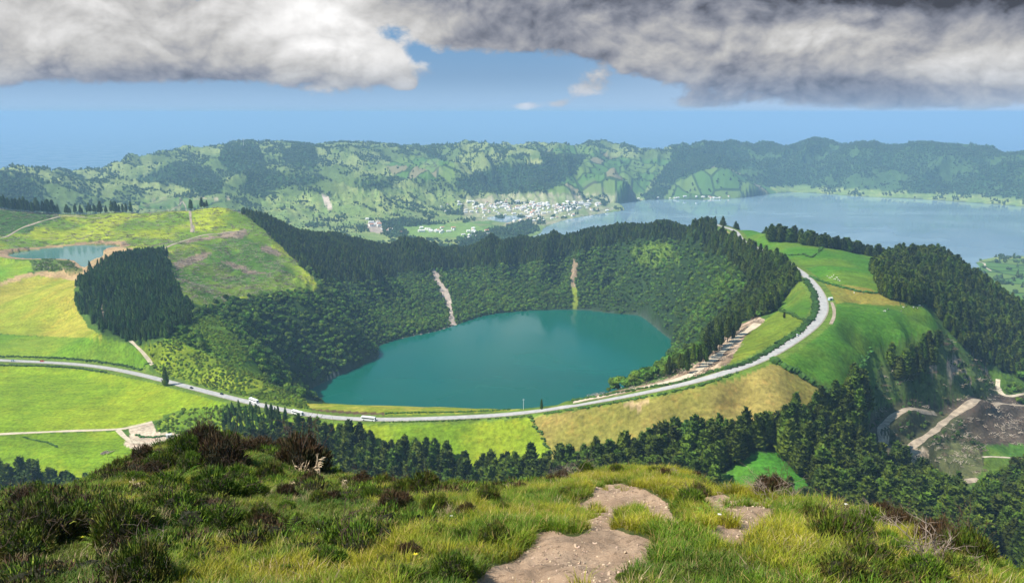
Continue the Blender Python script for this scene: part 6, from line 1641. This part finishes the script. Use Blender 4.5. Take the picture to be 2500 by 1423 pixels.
# pole by the lake and mast on the far summit
def pole(px, py, h, rad, label, mat, r0, r1, name="pole", cat="pole"):
    p = hit(px, py, r0, r1); mb = MB(); mb.tube([(0, 0, -1), (0, 0, h)], [rad, rad * 0.6], 8); mb.box((0, 0, h - 0.5), (rad * 9, rad * 1.5, rad * 1.5))
    link(name, mb.mesh(name, [mat]), loc=(*p, float(height(*p))), label=label, category=cat)
pole(1278, 1000, 8.5, 0.16, "slim white pole on the brink between road and crater lake", M_WHITE, 560, 760)
pole(595, 359, 45, 1.6, "thin transmitter mast on the dark wooded summit of the far rim", M_ROOF, 4600, 6500, "transmitter_mast", "mast")
# felled stems standing in the cut hillside
M_COW = simple_mat("white_hide", (0.70, 0.66, 0.58), 0.8); M_COWB = simple_mat("black_hide", (0.03, 0.025, 0.02), 0.8)
def cow_mesh(mi):
    mb = MB()
    V, Fs = ICO2
    mb.add(V * np.array([0.95, 0.36, 0.42]) + (0, 0, 1.05), Fs, mi); mb.add(V * np.array([0.45, 0.30, 0.36]) + (0.55, 0, 1.08), Fs, 1 - mi)
    mb.add(V * np.array([0.30, 0.15, 0.17]) + (1.35, 0, 0.85), Fs, mi); mb.tube([(0.85, 0, 1.2), (1.25, 0, 0.95)], [0.22, 0.14], 8, mi)
    for x, y in ((0.6, .2), (0.6, -.2), (-0.65, .2), (-0.65, -.2)): mb.tube([(x, y, 0.95), (x + .03, y, 0.5), (x, y, 0.0)], [0.14, 0.07, 0.055], 6, mi)
    mb.tube([(-0.92, 0, 1.2), (-1.02, 0, 0.6)], [0.04, 0.03], 5, mi)
    for s in (-1, 1): mb.add([(1.15, s * .13, 0.98), (1.10, s * .32, 1.0), (1.22, s * .15, 1.05)], [(0, 1, 2)], mi)
    return mb.mesh("cow", [M_COW, M_COWB])
cows = [cow_mesh(0), cow_mesh(1)]
for pts, lb, gr in (([(2020, 676), (2026, 680), (2031, 678), (2038, 684), (2043, 680), (2046, 685), (2035, 674), (2050, 688)], "cow grazing in the loose herd on the middle green field right of the road", "herd on the middle field"),
                    ([(2160, 762), (2168, 758), (2205, 752), (2212, 750), (2230, 752), (2238, 756), (2245, 748), (2252, 752), (2085, 718), (2200, 762)], "cow grazing near the fence line below the wooded hill on the right", "herd below the wooded hill")):
    for k, (x, y) in enumerate(pts):
        p = hit(x, y, 600, 1200); o = link("cow", cows[k % 2 if 'herd on' not in gr else 0], loc=(*p, float(height(*p))), label=lb, category="cow", group=gr); o.rotation_euler = (0, 0, random.random() * 6.28)

# village -------------------------------------------------------
HM_ = [house_mesh(14, 8, 4.5, 2.2, M_ROOF), house_mesh(11, 8, 6, 2.0, M_TILE), house_mesh(18, 9, 4.5, 2.4, M_ROOF), house_mesh(10, 7, 4, 2.2, M_WALL)]
r = np.random.default_rng(77)
def houses(n, cx, cy_, sx, sy, label, group, r0=2500, r1=5600, big=1.0):
    k = 0; t_ = 0
    while k < n and t_ < n * 6:
        t_ += 1
        x, y = cx + r.normal() * sx, cy_ + r.normal() * sy * (1.0)
        p = hit(x, y, r0, r1); z = float(height(*p))
        if z > AZUL + 45 or z < AZUL + 0.5 or float(grid_at(da_, *[np.array([q]) for q in p])[0]) < 12: continue
        kk = int(r.integers(0, 4)); pq = float(project(p[0], p[1], z)[0])
        lb = label.replace("white", ("pale roofed", "tile roofed", "long pale roofed", "small white")[kk], 1)
        if n > 50: lb += (", far left", ", middle left", ", middle right", ", far right")[int(np.clip((pq - cx) / sx + 2, 0, 3))]
        o = link("house", HM_[kk], loc=(*p, z), label=lb, category="house", group=group)
        o.rotation_euler = (0, 0, r.integers(0, 4) * math.pi / 2 + 0.35 + r.normal() * 0.1); s = big * r.uniform(0.9, 1.5); o.scale = (s, s, s); k += 1
houses(130, 1310, 508, 62, 19, "white village house in the centre below the dark hill", "houses in the village centre", big=0.95)
houses(60, 1190, 500, 40, 11, "white village house on the left outskirts beside the woods", "houses on the left outskirts", big=0.85)
houses(40, 1400, 503, 45, 6, "white village house on the strip towards the lake spit", "houses towards the lake spit", big=0.9)
houses(26, 1045, 564, 45, 4, "white house of the hamlet below the village, nearer the crater rim", "hamlet houses", big=1.0)
houses(14, 1160, 572, 25, 7, "white house in the fields between hamlet and lake arm", "houses between hamlet and lake arm", big=1.0)
houses(8, 915, 548, 12, 6, "white house beside the pale quarry left of the village woods", "houses by the quarry", big=1.1)
houses(20, 1720, 485, 60, 1.2, "white lakeside house at the foot of the cone shaped hill", "houses below the cone hill", 4200, 6200, big=0.8)
# ------------------------------------------------------------------ unseen broken cloud deck, added overhead and shaped to shade the land
DECK = 1750.0
def deck():
    k = 1 / math.tan(R(SUN_EL)); sx, sy = math.sin(R(SUN_AZ)) * k, math.cos(R(SUN_AZ)) * k
    n1, n2 = 170, 170
    gx, gy = np.meshgrid(np.linspace(-4200, 6200, n1), np.linspace(-1500, 6900, n2), indexing='ij')
    lit = np.zeros(gx.shape)
    wx = (fbm(gx, gy, 700, 4, 401) - 0.5) * 500; wy = (fbm(gx, gy, 700, 4, 405) - 0.5) * 500
    def hole(x, y, z, ra, rb, amp=1.0, w=1.0):
        nonlocal lit
        cx, cy_ = x + sx * (DECK - z), y + sy * (DECK - z); sc = min(1.0, min(ra, rb) / 500.0)
        q = np.hypot((gx + wx * sc * w - cx) / ra, (gy + wy * sc * w - cy_) / rb)
        lit = np.maximum(lit, amp * (1 - sstep(0.62, 1.25, q)))
    for px, py, ra, rb, amp in LIGHT:
        p = hit(px, py); hole(p[0], p[1], float(height(*p)), ra, rb, amp)
    hole(0, 14, 722, 120, 110, 1.0, 0.0)
    den = np.clip(1 - lit, 0, 1) * sstep(0, 500, 6200 - gx) * sstep(0, 500, gx + 4200) * sstep(0, 400, 6900 - gy) * sstep(0, 400, gy + 1500)
    th = den ** 0.6 * (120 + 260 * fbm(gx, gy, 600, 4, 411))
    Vt = np.stack([gx, gy, DECK + th], 2).reshape(-1, 3); Vb = np.stack([gx, gy, DECK - th * 0.15], 2).reshape(-1, 3)
    Fq = grid_faces(n1, n2)
    keep = (den.ravel()[Fq].max(1) > 0.01); Fq = Fq[keep]
    V = np.concatenate([Vt, Vb]); Fa = np.concatenate([Fq[:, ::-1], Fq + n1 * n2])
    m = bpy.data.materials.new("shadow_cloud_vapour"); m.use_nodes = True; m.node_tree.nodes.clear(); t = NT(m.node_tree)
    out_ = t.n('ShaderNodeOutputMaterial'); df = t.n('ShaderNodeBsdfDiffuse', inp={'Color': (0.85, 0.86, 0.88, 1)}); tr = t.n('ShaderNodeBsdfTransparent')
    at = t.n('ShaderNodeAttribute', attribute_name='density'); sp = t.n('ShaderNodeSeparateColor', inp={0: at.outputs['Color']})
    geo = t.n('ShaderNodeNewGeometry'); nz = t.noise(geo.outputs['Position'], 0.0045, 5, 0.6)
    f = t.math('MULTIPLY', t.math('MULTIPLY', sp.outputs[0], t.mapr(nz, 0.3, 0.7, 0.75, 1.25, False)), CLOUD_OPACITY, True)
    mx = t.n('ShaderNodeMixShader', inp={0: f}); t.t.links.new(tr.outputs[0], mx.inputs[1]); t.t.links.new(df.outputs[0], mx.inputs[2]); t.t.links.new(mx.outputs[0], out_.inputs[0])
    me = mesh_np("shadow_clouds", V, Fa, m); add_col(me, 'density', np.repeat(np.r_[den.ravel(), den.ravel()][:, None], 3, 1))
    link("shadow_clouds", me, kind='stuff', label="unseen broken cloud deck overhead, shaped to shade the land", category="shadow_clouds")
CLOUD_OPACITY = 0.64
# sunlit openings: picture point, half widths in metres across and along the view, strength
LIGHT = [(330, 1000, 130, 45, 1.0), (120, 1085, 260, 55, 1.0), (480, 985, 120, 60, 1.0), (570, 945, 120, 55, 1.0), (700, 985, 110, 50, 1.0), (950, 995, 190, 40, 1.0), (1150, 1055, 60, 30, 0.9), (1400, 1040, 50, 25, 0.8),
         (60, 740, 170, 190, 0.75), (120, 845, 200, 40, 0.2), (230, 565, 460, 160, 1.0), (540, 560, 240, 200, 1.0), (620, 620, 160, 130, 0.9), (20, 660, 200, 90, .9),
         (1290, 505, 800, 380, 1.0), (1500, 492, 450, 200, 0.9), (850, 510, 800, 520, 0.85), (1000, 410, 900, 600, 0.85), (1400, 365, 500, 350, 0.8), (1000, 565, 500, 300, 0.6), (720, 400, 300, 300, 0.85), (460, 395, 200, 300, .6), (230, 420, 250, 200, 0.3),
         (870, 955, 190, 110, 1.0)]
deck()
# ------------------------------------------------------------------ haze
def haze():
    s = 95000.0
    z0, z1 = -70.0, ZC + 25
    V = [(-s, -s, z0), (s, -s, z0), (s, s, z0), (-s, s, z0), (-s, -s, z1), (s, -s, z1), (s, s, z1), (-s, s, z1)]
    Fq = [(0, 3, 2, 1), (4, 5, 6, 7), (0, 1, 5, 4), (1, 2, 6, 5), (2, 3, 7, 6), (3, 0, 4, 7)]
    m = bpy.data.materials.new("haze_air"); m.use_nodes = True; m.node_tree.nodes.clear()
    t = NT(m.node_tree)
    out = t.n('ShaderNodeOutputMaterial')
    v = t.n('ShaderNodeVolumePrincipled')
    v.inputs['Color'].default_value = (0.36, 0.575, 0.81, 1)
    v.inputs['Density'].default_value = HAZE_DENSITY
    v.inputs['Anisotropy'].default_value = 0.0
    m.node_tree.links.new(v.outputs[0], out.inputs['Volume'])
    link("haze", mesh_np("haze", V, Fq, m, False), kind='stuff')
haze()
